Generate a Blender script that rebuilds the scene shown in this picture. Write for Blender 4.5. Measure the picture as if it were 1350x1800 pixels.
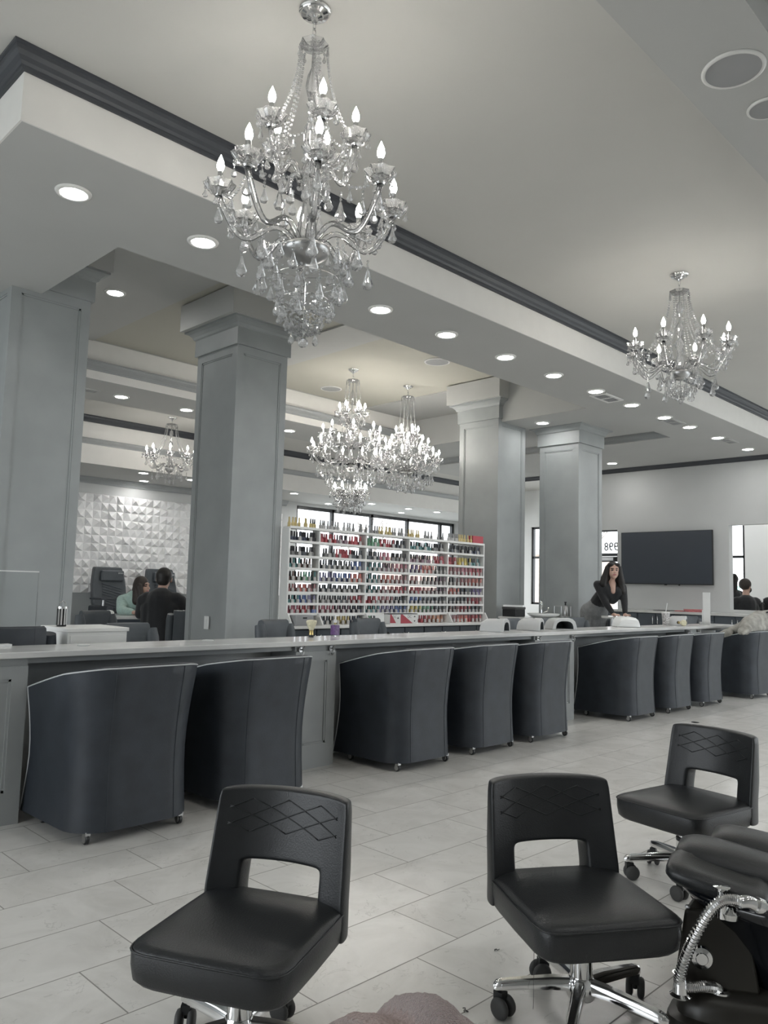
import bpy, bmesh, math, random
from math import sin, cos, pi, radians, atan2, sqrt
from mathutils import Vector, Matrix, Quaternion

# ------------------------------------------------------------------ scene, camera, light
SC = bpy.context.scene
COL = SC.collection
for o in list(bpy.data.objects):
    bpy.data.objects.remove(o)

EYE = Vector((0.0, 0.0, 1.16))
F_PX, PITCH, ROLL, YAW = 1376.78, 0.0969138, 0.0259401, 0.7843046
fw = Vector((cos(YAW) * cos(PITCH), sin(YAW) * cos(PITCH), sin(PITCH)))
r0 = fw.cross(Vector((0, 0, 1))).normalized()
u0 = r0.cross(fw)
RT = r0 * cos(ROLL) + u0 * sin(ROLL)
UP = -r0 * sin(ROLL) + u0 * cos(ROLL)
cam = bpy.data.cameras.new('camera')
cam.sensor_fit = 'VERTICAL'
cam.sensor_height = 36.0
cam.lens = F_PX / 1800.0 * 36.0
cam.clip_start = 0.05
cam.clip_end = 200
cam_ob = bpy.data.objects.new('camera', cam)
m = Matrix((RT, UP, -fw)).transposed().to_4x4()
m.translation = EYE
cam_ob.matrix_world = m
COL.objects.link(cam_ob)
SC.camera = cam_ob

SC.view_settings.view_transform = 'Standard'
SC.view_settings.look = 'None'
SC.view_settings.exposure = 0.78
SC.view_settings.gamma = 1.0
SC.view_settings.use_curve_mapping = False
SC.cycles.use_denoising = True
SC.cycles.max_bounces = 10
SC.cycles.diffuse_bounces = 4
SC.cycles.glossy_bounces = 4
SC.cycles.transmission_bounces = 8
SC.cycles.transparent_max_bounces = 16
SC.cycles.caustics_reflective = False
SC.cycles.caustics_refractive = False
SC.cycles.sample_clamp_indirect = 4.0

DAY = 2.8            # overcast sky radiance
LENS_E = 58.0         # recessed lamp lens
BULB_E = 46.0         # chandelier bulb
world = bpy.data.worlds.new('overcast_sky')
SC.world = world
world.use_nodes = True
wn = world.node_tree
bg = wn.nodes['Background']
wtc = wn.nodes.new('ShaderNodeTexCoord')
wns = wn.nodes.new('ShaderNodeTexNoise')
wns.inputs['Scale'].default_value = 2.0
wrp = wn.nodes.new('ShaderNodeValToRGB')
wrp.color_ramp.elements[0].color = (0.86, 0.93, 1.0, 1)
wrp.color_ramp.elements[1].color = (1.0, 1.0, 1.0, 1)
wn.links.new(wtc.outputs['Generated'], wns.inputs['Vector'])
wn.links.new(wns.outputs['Fac'], wrp.inputs['Fac'])
wn.links.new(wrp.outputs['Color'], bg.inputs['Color'])
bg.inputs['Strength'].default_value = DAY

def portal(name, loc, rot, sx, sy):
    l = bpy.data.lights.new(name, 'AREA')
    l.shape = 'RECTANGLE'
    l.size, l.size_y = sx, sy
    l.cycles.is_portal = True
    o = bpy.data.objects.new(name, l)
    o.location = loc
    o.rotation_euler = rot
    COL.objects.link(o)
    return o

# daylight openings: storefront behind the photographer, side windows, back windows, entrance end
portal('daylight_rear', (9.4, -3.98, 1.75), (radians(90), 0, 0), 5.8, 2.7)
portal('daylight_side', (-3.48, 5.0, 1.75), (radians(90), 0, radians(-90)), 8.0, 2.7)
portal('daylight_back', (13.2, 13.2, 1.9), (radians(90), 0, radians(180)), 5.4, 2.0)

# ------------------------------------------------------------------ materials
def mat(name, col, rough=0.6, metal=0.0, spec=0.5, noise=0.0, nscale=8.0, bump=0.0, bscale=60.0, coat=0.0, sheen=0.0, emit=None, trans=0.0, ior=1.45):
    m = bpy.data.materials.new(name)
    m.use_nodes = True
    nt = m.node_tree
    p = nt.nodes['Principled BSDF']
    p.inputs['Base Color'].default_value = (*col, 1)
    p.inputs['Roughness'].default_value = rough
    p.inputs['Metallic'].default_value = metal
    p.inputs['Specular IOR Level'].default_value = spec
    p.inputs['Coat Weight'].default_value = coat
    p.inputs['Sheen Weight'].default_value = sheen
    p.inputs['Transmission Weight'].default_value = trans
    p.inputs['IOR'].default_value = ior
    if emit:
        p.inputs['Emission Color'].default_value = (*emit[0], 1)
        p.inputs['Emission Strength'].default_value = emit[1]
    if noise > 0 or bump > 0:
        tc = nt.nodes.new('ShaderNodeTexCoord')
    if noise > 0:
        n = nt.nodes.new('ShaderNodeTexNoise')
        n.inputs['Scale'].default_value = nscale
        n.inputs['Detail'].default_value = 3
        r = nt.nodes.new('ShaderNodeValToRGB')
        r.color_ramp.elements[0].position = 0.3
        r.color_ramp.elements[1].position = 0.7
        r.color_ramp.elements[0].color = (*[max(0, c * (1 - noise)) for c in col], 1)
        r.color_ramp.elements[1].color = (*[min(1, c * (1 + noise)) for c in col], 1)
        nt.links.new(tc.outputs['Object'], n.inputs['Vector'])
        nt.links.new(n.outputs['Fac'], r.inputs['Fac'])
        nt.links.new(r.outputs['Color'], p.inputs['Base Color'])
    if bump > 0:
        n2 = nt.nodes.new('ShaderNodeTexNoise')
        n2.inputs['Scale'].default_value = bscale
        n2.inputs['Detail'].default_value = 2
        b = nt.nodes.new('ShaderNodeBump')
        b.inputs['Strength'].default_value = bump
        b.inputs['Distance'].default_value = 0.005
        nt.links.new(tc.outputs['Object'], n2.inputs['Vector'])
        nt.links.new(n2.outputs['Fac'], b.inputs['Height'])
        nt.links.new(b.outputs['Normal'], p.inputs['Normal'])
    return m

M = {}
M['ceiling'] = mat('ceiling_paint', (0.58, 0.575, 0.55), 0.85, spec=0.2, noise=0.02, nscale=1.5)
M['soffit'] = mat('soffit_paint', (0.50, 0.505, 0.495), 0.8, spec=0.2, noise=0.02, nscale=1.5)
M['wall'] = mat('wall_paint', (0.60, 0.61, 0.605), 0.8, spec=0.2, noise=0.02, nscale=2)
M['white_wall'] = mat('white_wall_paint', (0.86, 0.87, 0.86), 0.8, spec=0.2, noise=0.015, nscale=2)
M['crown'] = mat('charcoal_crown_paint', (0.055, 0.06, 0.07), 0.45, noise=0.05)
M['crown_grey'] = mat('grey_crown_paint', (0.34, 0.355, 0.36), 0.4, noise=0.03)
M['column'] = mat('grey_column_paint', (0.325, 0.345, 0.345), 0.42, noise=0.07, nscale=3)
M['cabinet'] = mat('grey_cabinet_paint', (0.33, 0.345, 0.345), 0.45, noise=0.07, nscale=4)
M['dark_cab'] = mat('slate_cabinet_paint', (0.085, 0.10, 0.115), 0.45, noise=0.05)
M['panel'] = mat('white_wall_panel', (0.80, 0.80, 0.80), 0.6, noise=0.02)
M['quartz'] = mat('white_quartz', (0.66, 0.66, 0.645), 0.16, noise=0.06, nscale=5)
M['white'] = mat('white_laminate', (0.78, 0.78, 0.76), 0.45, noise=0.02)
M['plastic'] = mat('white_plastic', (0.80, 0.81, 0.80), 0.3, noise=0.01)
M['silver_plastic'] = mat('silver_grey_plastic', (0.54, 0.55, 0.55), 0.3, noise=0.03)
M['barrel'] = mat('navy_black_leather', (0.030, 0.036, 0.045), 0.48, noise=0.15, nscale=10, bump=0.12, bscale=220)
M['leather'] = mat('black_leather', (0.018, 0.0195, 0.021), 0.36, noise=0.12, nscale=14, bump=0.15, bscale=260)
M['grey_leather'] = mat('slate_grey_leather', (0.075, 0.085, 0.095), 0.45, noise=0.1, nscale=10, bump=0.1, bscale=200)
M['piping'] = mat('pale_grey_piping', (0.55, 0.57, 0.58), 0.5, noise=0.03)
M['chrome'] = mat('chrome', (0.78, 0.78, 0.78), 0.09, metal=1.0, noise=0.02)
M['satin'] = mat('satin_steel', (0.5, 0.5, 0.5), 0.3, metal=1.0, noise=0.04)
M['black'] = mat('black_plastic', (0.018, 0.019, 0.02), 0.4, noise=0.08)
M['rubber'] = mat('grey_caster_rubber', (0.06, 0.06, 0.06), 0.6, noise=0.1)
M['black_gloss'] = mat('black_gloss', (0.006, 0.007, 0.009), 0.06, noise=0.05, coat=0.5)
M['screen'] = mat('dark_screen_glass', (0.055, 0.064, 0.08), 0.3, noise=0.02)  # base colour lifted to stand for daylight reflected in the glass
M['brown_gloss'] = mat('dark_brown_gloss', (0.022, 0.02, 0.016), 0.36, noise=0.1)
M['frame_dark'] = mat('dark_bronze_frame', (0.03, 0.032, 0.034), 0.4, noise=0.05)
M['lens'] = mat('lamp_lens', (0.9, 0.9, 0.9), 0.5, emit=((1.0, 0.985, 0.96), LENS_E))
M['bulb'] = mat('candle_bulb_glow', (0.95, 0.95, 0.9), 0.3, emit=((1.0, 0.955, 0.88), BULB_E))
M['grille'] = mat('grey_speaker_grille', (0.36, 0.365, 0.37), 0.7, bump=0.5, bscale=900, noise=0.02)
M['vent_dark'] = mat('vent_shadow_grey', (0.12, 0.12, 0.12), 0.8, noise=0.02)
M['skin'] = mat('skin', (0.52, 0.34, 0.27), 0.5, noise=0.05, nscale=20)
M['lips'] = mat('lips', (0.36, 0.13, 0.13), 0.4, noise=0.05)
M['hair'] = mat('black_hair', (0.012, 0.010, 0.009), 0.45, bump=0.4, bscale=150, noise=0.2, nscale=60)
M['hair_brown'] = mat('dark_brown_hair', (0.03, 0.022, 0.018), 0.5, bump=0.4, bscale=150, noise=0.2, nscale=60)
M['cloth_black'] = mat('black_cloth', (0.014, 0.015, 0.017), 0.85, noise=0.15, nscale=20, sheen=0.2)
M['cloth_grey'] = mat('grey_knit', (0.18, 0.185, 0.185), 0.9, noise=0.12, nscale=40, sheen=0.2)
M['cloth_mint'] = mat('mint_knit', (0.36, 0.48, 0.43), 0.9, noise=0.12, nscale=40, sheen=0.2)

def glass_mix(name, tint, mixw, rough=0.0, refr=0.45, ior=1.5, glint=0.0):
    """clear crystal: part refracting glass, part plain see-through, as thin cut pieces look"""
    m = bpy.data.materials.new(name)
    m.use_nodes = True
    nt = m.node_tree
    nt.nodes.clear()
    out = nt.nodes.new('ShaderNodeOutputMaterial')
    g = nt.nodes.new('ShaderNodeBsdfGlass')
    g.inputs['Color'].default_value = (*tint, 1)
    g.inputs['IOR'].default_value = ior
    g.inputs['Roughness'].default_value = rough
    t = nt.nodes.new('ShaderNodeBsdfTransparent')
    t.inputs['Color'].default_value = (*tint, 1)
    gl = nt.nodes.new('ShaderNodeBsdfGlossy')
    gl.inputs['Roughness'].default_value = 0.03
    lw = nt.nodes.new('ShaderNodeLayerWeight')
    lw.inputs['Blend'].default_value = mixw
    a = nt.nodes.new('ShaderNodeMixShader')
    a.inputs['Fac'].default_value = refr
    nt.links.new(t.outputs[0], a.inputs[1])
    nt.links.new(g.outputs[0], a.inputs[2])
    if glint > 0:      # white diffuse and translucent mixed in to stand for crystal sparkle
        df = nt.nodes.new('ShaderNodeBsdfTranslucent')
        df.inputs['Color'].default_value = (0.95, 0.96, 0.97, 1)
        d2 = nt.nodes.new('ShaderNodeBsdfDiffuse')
        d2.inputs['Color'].default_value = (0.95, 0.96, 0.97, 1)
        ad = nt.nodes.new('ShaderNodeMixShader')
        nt.links.new(df.outputs[0], ad.inputs[1]); nt.links.new(d2.outputs[0], ad.inputs[2])
        a2 = nt.nodes.new('ShaderNodeMixShader')
        a2.inputs['Fac'].default_value = glint
        nt.links.new(a.outputs[0], a2.inputs[1]); nt.links.new(ad.outputs[0], a2.inputs[2])
        a = a2
    b = nt.nodes.new('ShaderNodeMixShader')
    nt.links.new(lw.outputs['Fresnel'], b.inputs['Fac'])
    nt.links.new(a.outputs[0], b.inputs[1])
    nt.links.new(gl.outputs[0], b.inputs[2])
    nt.links.new(b.outputs[0], out.inputs['Surface'])
    return m
M['crystal'] = glass_mix('clear_crystal', (1.0, 1.0, 1.0), 0.30, refr=0.22, glint=0.21)
M['glass_arm'] = glass_mix('clear_glass_arm', (1.0, 1.0, 1.0), 0.34, refr=0.22, glint=0.2)
M['acrylic'] = glass_mix('clear_acrylic', (0.985, 0.99, 0.99), 0.08, refr=0.0)
M['pane'] = glass_mix('window_pane', (0.97, 0.98, 0.985), 0.05, refr=0.0)
M['purple_gel'] = mat('purple_lotion', (0.22, 0.12, 0.30), 0.2, noise=0.3, nscale=60, trans=0.2)

def floor_mat():
    m = bpy.data.materials.new('marble_tile_floor')
    m.use_nodes = True
    nt = m.node_tree
    N, L = nt.nodes, nt.links
    p = N['Principled BSDF']
    tc = N.new('ShaderNodeTexCoord')
    sp = N.new('ShaderNodeSeparateXYZ')
    L.new(tc.outputs['Object'], sp.inputs[0])
    def mth(op, a, b=None):
        n = N.new('ShaderNodeMath')
        n.operation = op
        for i, v in ((0, a), (1, b)):
            if v is None:
                continue
            if isinstance(v, (int, float)):
                n.inputs[i].default_value = v
            else:
                L.new(v, n.inputs[i])
        return n.outputs[0]
    W, LEN, SH = 0.3053, 0.6148, 0.2053
    v = mth('DIVIDE', mth('SUBTRACT', sp.outputs['Y'], 1.739), W)
    k = mth('FLOOR', v)
    fv = mth('SUBTRACT', v, k)
    u = mth('DIVIDE', mth('SUBTRACT', mth('SUBTRACT', sp.outputs['X'], 2.146), mth('MULTIPLY', k, SH)), LEN)
    ku = mth('FLOOR', u)
    fu = mth('SUBTRACT', u, ku)
    dv = mth('MULTIPLY', mth('MINIMUM', fv, mth('SUBTRACT', 1.0, fv)), W)
    du = mth('MULTIPLY', mth('MINIMUM', fu, mth('SUBTRACT', 1.0, fu)), LEN)
    d = mth('MINIMUM', du, dv)
    grout = mth('LESS_THAN', d, 0.0022)
    # per tile variation
    cmb = N.new('ShaderNodeCombineXYZ')
    L.new(k, cmb.inputs[0]); L.new(ku, cmb.inputs[1])
    wn_ = N.new('ShaderNodeTexWhiteNoise')
    L.new(cmb.outputs[0], wn_.inputs['Vector'])
    off = N.new('ShaderNodeVectorMath'); off.operation = 'SCALE'
    L.new(wn_.outputs['Color'], off.inputs[0]); off.inputs['Scale'].default_value = 7.0
    add = N.new('ShaderNodeVectorMath'); add.operation = 'ADD'
    L.new(tc.outputs['Object'], add.inputs[0]); L.new(off.outputs[0], add.inputs[1])
    n1 = N.new('ShaderNodeTexNoise'); n1.inputs['Scale'].default_value = 3.2; n1.inputs['Detail'].default_value = 6; n1.inputs['Roughness'].default_value = 0.65; n1.inputs['Distortion'].default_value = 0.8
    L.new(add.outputs[0], n1.inputs['Vector'])
    r1 = N.new('ShaderNodeValToRGB')
    r1.color_ramp.elements[0].position = 0.3; r1.color_ramp.elements[0].color = (0.66, 0.645, 0.61, 1)
    r1.color_ramp.elements[1].position = 0.62; r1.color_ramp.elements[1].color = (0.79, 0.775, 0.74, 1)
    L.new(n1.outputs['Fac'], r1.inputs['Fac'])
    # veins: thin ridges of a distorted noise
    n2 = N.new('ShaderNodeTexNoise'); n2.inputs['Scale'].default_value = 7.0; n2.inputs['Detail'].default_value = 5; n2.inputs['Distortion'].default_value = 1.6
    L.new(add.outputs[0], n2.inputs['Vector'])
    rd = mth('ABSOLUTE', mth('SUBTRACT', n2.outputs['Fac'], 0.5))
    vein = mth('LESS_THAN', rd, 0.009)
    n3 = N.new('ShaderNodeTexNoise'); n3.inputs['Scale'].default_value = 9.0
    L.new(add.outputs[0], n3.inputs['Vector'])
    vm = mth('MULTIPLY', vein, mth('MULTIPLY', mth('GREATER_THAN', n3.outputs['Fac'], 0.56), 0.22))
    mx = N.new('ShaderNodeMixRGB'); mx.inputs[2].default_value = (0.30, 0.29, 0.27, 1)
    L.new(vm, mx.inputs[0]); L.new(r1.outputs[0], mx.inputs[1])
    mg = N.new('ShaderNodeMixRGB'); mg.inputs[2].default_value = (0.27, 0.26, 0.24, 1)
    L.new(grout, mg.inputs[0]); L.new(mx.outputs[0], mg.inputs[1])
    L.new(mg.outputs[0], p.inputs['Base Color'])
    ro = mth('ADD', 0.24, mth('MULTIPLY', grout, 0.5))
    L.new(ro, p.inputs['Roughness'])
    b = N.new('ShaderNodeBump'); b.inputs['Strength'].default_value = 0.4; b.inputs['Distance'].default_value = 0.002; b.invert = True
    L.new(grout, b.inputs['Height']); L.new(b.outputs[0], p.inputs['Normal'])
    return m
M['floor'] = floor_mat()

# ------------------------------------------------------------------ mesh helpers
class MB:
    """collects shapes; build() links them as ONE mesh object"""
    def __init__(s):
        s.v, s.f, s.mi = [], [], []
    def add(s, vs, fs, mi=0):
        o = len(s.v)
        s.v += [tuple(p) for p in vs]
        s.f += [tuple(i + o for i in f) for f in fs]
        s.mi += [mi] * len(fs)
        return s
    def box(s, x0, y0, z0, x1, y1, z1, mi=0):
        vs = [(x0, y0, z0), (x1, y0, z0), (x1, y1, z0), (x0, y1, z0), (x0, y0, z1), (x1, y0, z1), (x1, y1, z1), (x0, y1, z1)]
        return s.add(vs, [(3, 2, 1, 0), (4, 5, 6, 7), (0, 1, 5, 4), (1, 2, 6, 5), (2, 3, 7, 6), (3, 0, 4, 7)], mi)
    def quad(s, a, b, c, d, mi=0):
        return s.add([a, b, c, d], [(0, 1, 2, 3)], mi)
    def lathe(s, prof, n=24, c=(0, 0, 0), mi=0, axis='z', a0=0.0, scallop=0.0, lobes=8):
        vs, fs = [], []
        for (r, z) in prof:
            for k in range(n):
                a = a0 + 2 * pi * k / n
                rr = r * (1 + scallop * cos(lobes * a))
                p = (rr * cos(a), rr * sin(a), z)
                if axis == 'x': p = (p[2], p[0], p[1])
                elif axis == 'y': p = (p[1], p[2], p[0])
                vs.append((p[0] + c[0], p[1] + c[1], p[2] + c[2]))
        m_ = len(prof)
        for i in range(m_ - 1):
            for k in range(n):
                a, b = i * n + k, i * n + (k + 1) % n
                fs.append((a, b, b + n, a + n))
        if prof[0][0] > 1e-6: fs.append(tuple(reversed(range(n))))
        if prof[-1][0] > 1e-6: fs.append(tuple(range((m_ - 1) * n, m_ * n)))
        return s.add(vs, fs, mi)
    def tube(s, pts, rad, n=8, mi=0, caps=True, closed=False):
        pts = [Vector(p) for p in pts]
        m_ = len(pts)
        rads = rad if isinstance(rad, (list, tuple)) else [rad] * m_
        vs, fs = [], []
        prev = None
        for i, p in enumerate(pts):
            if closed:
                t = pts[(i + 1) % m_] - pts[i - 1]
            else:
                t = pts[min(i + 1, m_ - 1)] - pts[max(i - 1, 0)]
            if t.length < 1e-9: t = Vector((0, 0, 1))
            t.normalize()
            if prev is None:
                ref = Vector((0, 0, 1)) if abs(t.z) < 0.9 else Vector((1, 0, 0))
                nrm = t.cross(ref).normalized()
            else:
                nrm = prev - t * prev.dot(t)
                if nrm.length < 1e-6: nrm = t.orthogonal()
                nrm.normalize()
            prev = nrm
            bn = t.cross(nrm)
            for k in range(n):
                a = 2 * pi * k / n
                vs.append(p + (nrm * cos(a) + bn * sin(a)) * rads[i])
        rng = m_ if closed else m_ - 1
        for i in range(rng):
            for k in range(n):
                a, b = i * n + k, i * n + (k + 1) % n
                j = ((i + 1) % m_) * n
                fs.append((a, b, j + (k + 1) % n, j + k))
        if caps and not closed:
            fs.append(tuple(reversed(range(n))))
            fs.append(tuple(range((m_ - 1) * n, m_ * n)))
        return s.add(vs, fs, mi)
    def ball(s, c, r, n=10, m_=6, mi=0, sc=(1, 1, 1)):
        prof = [(max(1e-7, r * sin(pi * i / m_)), -r * cos(pi * i / m_)) for i in range(m_ + 1)]
        vs, fs = [], []
        o = MB().lathe(prof, n)
        vs = [(p[0] * sc[0] + c[0], p[1] * sc[1] + c[1], p[2] * sc[2] + c[2]) for p in o.v]
        return s.add(vs, o.f, mi)
    def sweep(s, prof, path, up=(0, 0, 1), closed=False, mi=0, capped=True):
        """prof: (out, up) pairs; path: points; out is to the right of travel"""
        path = [Vector(p) for p in path]
        U = Vector(up)
        m_, n = len(path), len(prof)
        vs, fs = [], []
        for i in range(m_):
            if closed:
                d0 = (path[i] - path[i - 1]).normalized(); d1 = (path[(i + 1) % m_] - path[i]).normalized()
            else:
                d0 = (path[i] - path[i - 1]).normalized() if i > 0 else (path[1] - path[0]).normalized()
                d1 = (path[i + 1] - path[i]).normalized() if i < m_ - 1 else d0
            n0, n1 = d0.cross(U), d1.cross(U)
            bis = (n0 + n1)
            if bis.length < 1e-6: bis = n0.copy()
            bis.normalize()
            k = 1.0 / max(0.2, bis.dot(n0))
            for (a, b) in prof:
                vs.append(path[i] + bis * (a * k) + U * b)
        rng = m_ if closed else m_ - 1
        for i in range(rng):
            for k in range(n):
                a, b = i * n + k, i * n + (k + 1) % n
                j = ((i + 1) % m_) * n
                fs.append((a, j + k, j + (k + 1) % n, b))
        if not closed and capped:
            fs.append(tuple(range(n))); fs.append(tuple(reversed(range((m_ - 1) * n, m_ * n))))
        return s.add(vs, fs, mi)
    def prism(s, poly, z0, z1, mi=0):
        n = len(poly)
        vs = [(x, y, z0) for x, y in poly] + [(x, y, z1) for x, y in poly]
        fs = [tuple(reversed(range(n))), tuple(range(n, 2 * n))] + [(i, (i + 1) % n, n + (i + 1) % n, n + i) for i in range(n)]
        return s.add(vs, fs, mi)
    def xform(s, mtx):
        s.v = [tuple(mtx @ Vector(p)) for p in s.v]
        return s
    def build(s, name, material, parent=None, smooth=False, bevel=0.0, seg=2, subsurf=0, fix=True, auto=None):
        me = bpy.data.meshes.new(name)
        me.from_pydata(s.v, [], s.f)
        mats = material if isinstance(material, (list, tuple)) else [material]
        for mm in mats: me.materials.append(mm)
        if len(mats) > 1:
            me.polygons.foreach_set('material_index', s.mi)
        if fix:
            b = bmesh.new(); b.from_mesh(me)
            bmesh.ops.recalc_face_normals(b, faces=b.faces)
            b.to_mesh(me); b.free()
        if smooth:
            me.polygons.foreach_set('use_smooth', [True] * len(me.polygons))
        o = bpy.data.objects.new(name, me)
        COL.objects.link(o)
        if parent is not None: o.parent = parent
        if bevel > 0:
            md = o.modifiers.new('edge', 'BEVEL'); md.width = bevel; md.segments = seg; md.limit_method = 'ANGLE'; md.angle_limit = radians(40)
        if subsurf:
            md = o.modifiers.new('round', 'SUBSURF'); md.levels = subsurf; md.render_levels = subsurf
        if auto is not None:
            md = None
            for e in ():
                pass
            me.set_sharp_from_angle(angle=radians(auto))
        return o

def tag(o, label=None, cat=None, group=None, kind=None):
    if label: o['label'] = label
    if cat: o['category'] = cat
    if group: o['group'] = group
    if kind: o['kind'] = kind
    return o
def thing(name, label, cat, loc=(0, 0, 0), rz=0.0, group=None):
    o = bpy.data.objects.new(name, None)
    o.empty_display_size = 0.1
    COL.objects.link(o)
    o.location = loc
    o.rotation_euler = (0, 0, rz)
    return tag(o, label, cat, group)
def struct(o):
    o['kind'] = 'structure'
    return o
def copy_tree(o, parent=None):
    c = o.copy()
    COL.objects.link(c)
    if parent is not None: c.parent = parent
    for ch in list(o.children): copy_tree(ch, c)
    return c
def dup(o, loc, rz, label, group=None):
    c = copy_tree(o)
    c.location = loc
    c.rotation_euler = (0, 0, rz)
    c['label'] = label
    if group: c['group'] = group
    return c

# ------------------------------------------------------------------ the room shell
ZS, ZT = 3.35, 3.70          # soffit underside, tray ceiling
XL, XR, YN, YB = -3.5, 16.5, -4.0, 13.24
struct(MB().box(XL, YN, -0.1, XR, YB, 0.0).build('floor', M['floor']))

def plate(name, rects, z, matl, th=0.06):
    mb = MB()
    for (x0, y0, x1, y1) in rects: mb.box(x0, y0, z, x1, y1, z + th)
    return struct(mb.build(name, matl))
# near tray ceiling (wraps the outside corner of the soffit)
plate('ceiling', [(XL, 1.39, 12.55, 3.80), (XL, 3.80, 1.266, YB)], ZT, M['ceiling'])
# soffit ring above the counter, its left arm, the cross band over the far column, the far plate
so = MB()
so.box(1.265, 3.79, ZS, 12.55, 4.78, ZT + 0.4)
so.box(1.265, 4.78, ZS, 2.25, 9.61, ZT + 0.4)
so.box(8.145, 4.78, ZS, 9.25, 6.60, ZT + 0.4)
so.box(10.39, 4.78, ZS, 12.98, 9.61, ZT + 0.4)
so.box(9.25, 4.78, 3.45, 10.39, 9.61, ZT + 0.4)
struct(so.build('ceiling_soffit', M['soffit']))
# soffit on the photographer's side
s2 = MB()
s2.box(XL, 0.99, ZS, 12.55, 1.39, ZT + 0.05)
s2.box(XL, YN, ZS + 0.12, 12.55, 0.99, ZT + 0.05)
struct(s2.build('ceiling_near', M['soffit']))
# middle zone: dark flat strips and two lighter trays
mid = MB()
mid.box(2.25, 4.78, 3.895, 3.80, 8.6, 4.0)
mid.box(5.33, 4.78, 3.895, 5.90, 8.6, 4.0)
mid.box(8.14, 4.78, 3.895, 10.39, 9.6, 4.0)
struct(mid.build('ceiling_beam', M['soffit']))
M['tray'] = mat('warm_tray_paint', (0.50, 0.49, 0.435), 0.85, spec=0.2, noise=0.02, nscale=1.5)
tr = MB()
tr.box(3.80, 4.78, 3.915, 5.33, 8.6, 4.02)
tr.box(5.90, 4.78, 3.915, 8.14, 8.6, 4.02)
struct(tr.build('ceiling_tray', M['tray']))
# far cross beam and far tray
Z2, Y2, Y3 = 3.46, 8.59, 9.61
struct(MB().box(2.25, Y2, Z2, 10.39, Y3, 4.1).build('ceiling_cross_beam', M['soffit']))
struct(MB().box(1.265, Y3, ZT, 16.5, 11.69, ZT + 0.06).build('ceiling_far', M['ceiling']))
struct(MB().box(1.265, 11.69, 2.96, 16.5, YB, 4.1).build('ceiling_end_soffit', M['soffit']))
struct(MB().box(12.98, 4.5, 4.07, XR, Y3, 4.13).build('ceiling_entry', M['ceiling']))
# pale paint skins on the vertical fascias
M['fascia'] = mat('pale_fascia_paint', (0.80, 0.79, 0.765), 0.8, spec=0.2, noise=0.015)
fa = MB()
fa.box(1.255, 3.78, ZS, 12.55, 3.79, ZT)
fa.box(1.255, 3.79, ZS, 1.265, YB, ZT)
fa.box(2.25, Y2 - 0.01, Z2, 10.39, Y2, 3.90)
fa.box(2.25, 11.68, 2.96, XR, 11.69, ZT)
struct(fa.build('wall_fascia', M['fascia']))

def crown(name, path, h, d, matl, z):
    """stepped crown moulding hugging a face; path at the top line, moulding to the right of travel"""
    prof = [(0, 0), (d, 0), (d, -0.12 * h), (0.86 * d, -0.16 * h), (0.80 * d, -0.34 * h), (0.62 * d, -0.52 * h), (0.40 * d, -0.66 * h), (0.30 * d, -0.80 * h), (0.22 * d, -0.83 * h), (0.20 * d, -h), (0, -h)]
    mb = MB().sweep(prof, [(x, y, z) for x, y in path])
    return struct(mb.build(name, matl))
crown('trim_1', [(1.255, YB), (1.255, 3.78), (12.55, 3.78)], 0.105, 0.075, M['crown'], ZT)
crown('trim_2', [(2.25, Y2 - 0.01), (10.39, Y2 - 0.01)], 0.10, 0.09, M['crown_grey'], 3.655)
crown('trim_3', [(1.3, 11.68), (XR, 11.68)], 0.10, 0.08, M['crown'], ZT)
crown('trim_4', [(1.3, 11.68), (XR, 11.68)], 0.085, 0.07, M['crown_grey'], 3.345)
crown('trim_5', [(12.55, 9.4), (12.55, 2.0)], 0.07, 0.06, M['crown'], ZS)
crown('trim_6', [(10.385, 9.6), (10.385, 4.79)], 0.09, 0.05, M['crown_grey'], 3.45)
crown('trim_7', [(XL, YB - 0.01), (10.3, YB - 0.01)], 0.11, 0.09, M['crown_grey'], 2.96)

# walls with openings
def wall_y(name, y0, y1, x0, x1, z1, holes, matl):
    """wall in a plane of constant y; holes (xa, xb, za, zb) left open"""
    mb = MB()
    xs = sorted({x0, x1, *[h[0] for h in holes], *[h[1] for h in holes]})
    for a, b in zip(xs[:-1], xs[1:]):
        cut = sorted([(h[2], h[3]) for h in holes if h[0] < (a + b) / 2 < h[1]])
        z = 0.0
        for (za, zb) in cut:
            if za > z + 1e-6: mb.box(a, y0, z, b, y1, za)
            z = zb
        if z < z1 - 1e-6: mb.box(a, y0, z, b, y1, z1)
    return struct(mb.build(name, matl))
def wall_x(name, x0, x1, y0, y1, z1, holes, matl):
    mb = MB()
    ys = sorted({y0, y1, *[h[0] for h in holes], *[h[1] for h in holes]})
    for a, b in zip(ys[:-1], ys[1:]):
        cut = sorted([(h[2], h[3]) for h in holes if h[0] < (a + b) / 2 < h[1]])
        z = 0.0
        for (za, zb) in cut:
            if za > z + 1e-6: mb.box(x0, a, z, x1, b, za)
            z = zb
        if z < z1 - 1e-6: mb.box(x0, a, z, x1, b, z1)
    return struct(mb.build(name, matl))
wall_y('wall_back', YB, YB + 0.2, XL, XR + 0.2, 4.1, [(10.60, 15.95, 1.06, 2.90)], M['wall'])
wall_y('wall_rear', YN - 0.2, YN, XL - 0.2, XR + 0.2, 4.1, [(6.5, 12.3, 0.4, 3.1)], M['wall'])
wall_x('wall_left', XL - 0.2, XL, YN, YB, 4.1, [(1.0, 9.0, 0.4, 3.1)], M['wall'])
wall_x('wall_right', XR, XR + 0.2, YN, YB + 0.2, 4.2, [(10.2, 11.23, 0.86, 2.78), (8.55, 9.75, 0.02, 2.66), (6.05, 7.20, 0.6, 3.2)], M['white_wall'])
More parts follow.
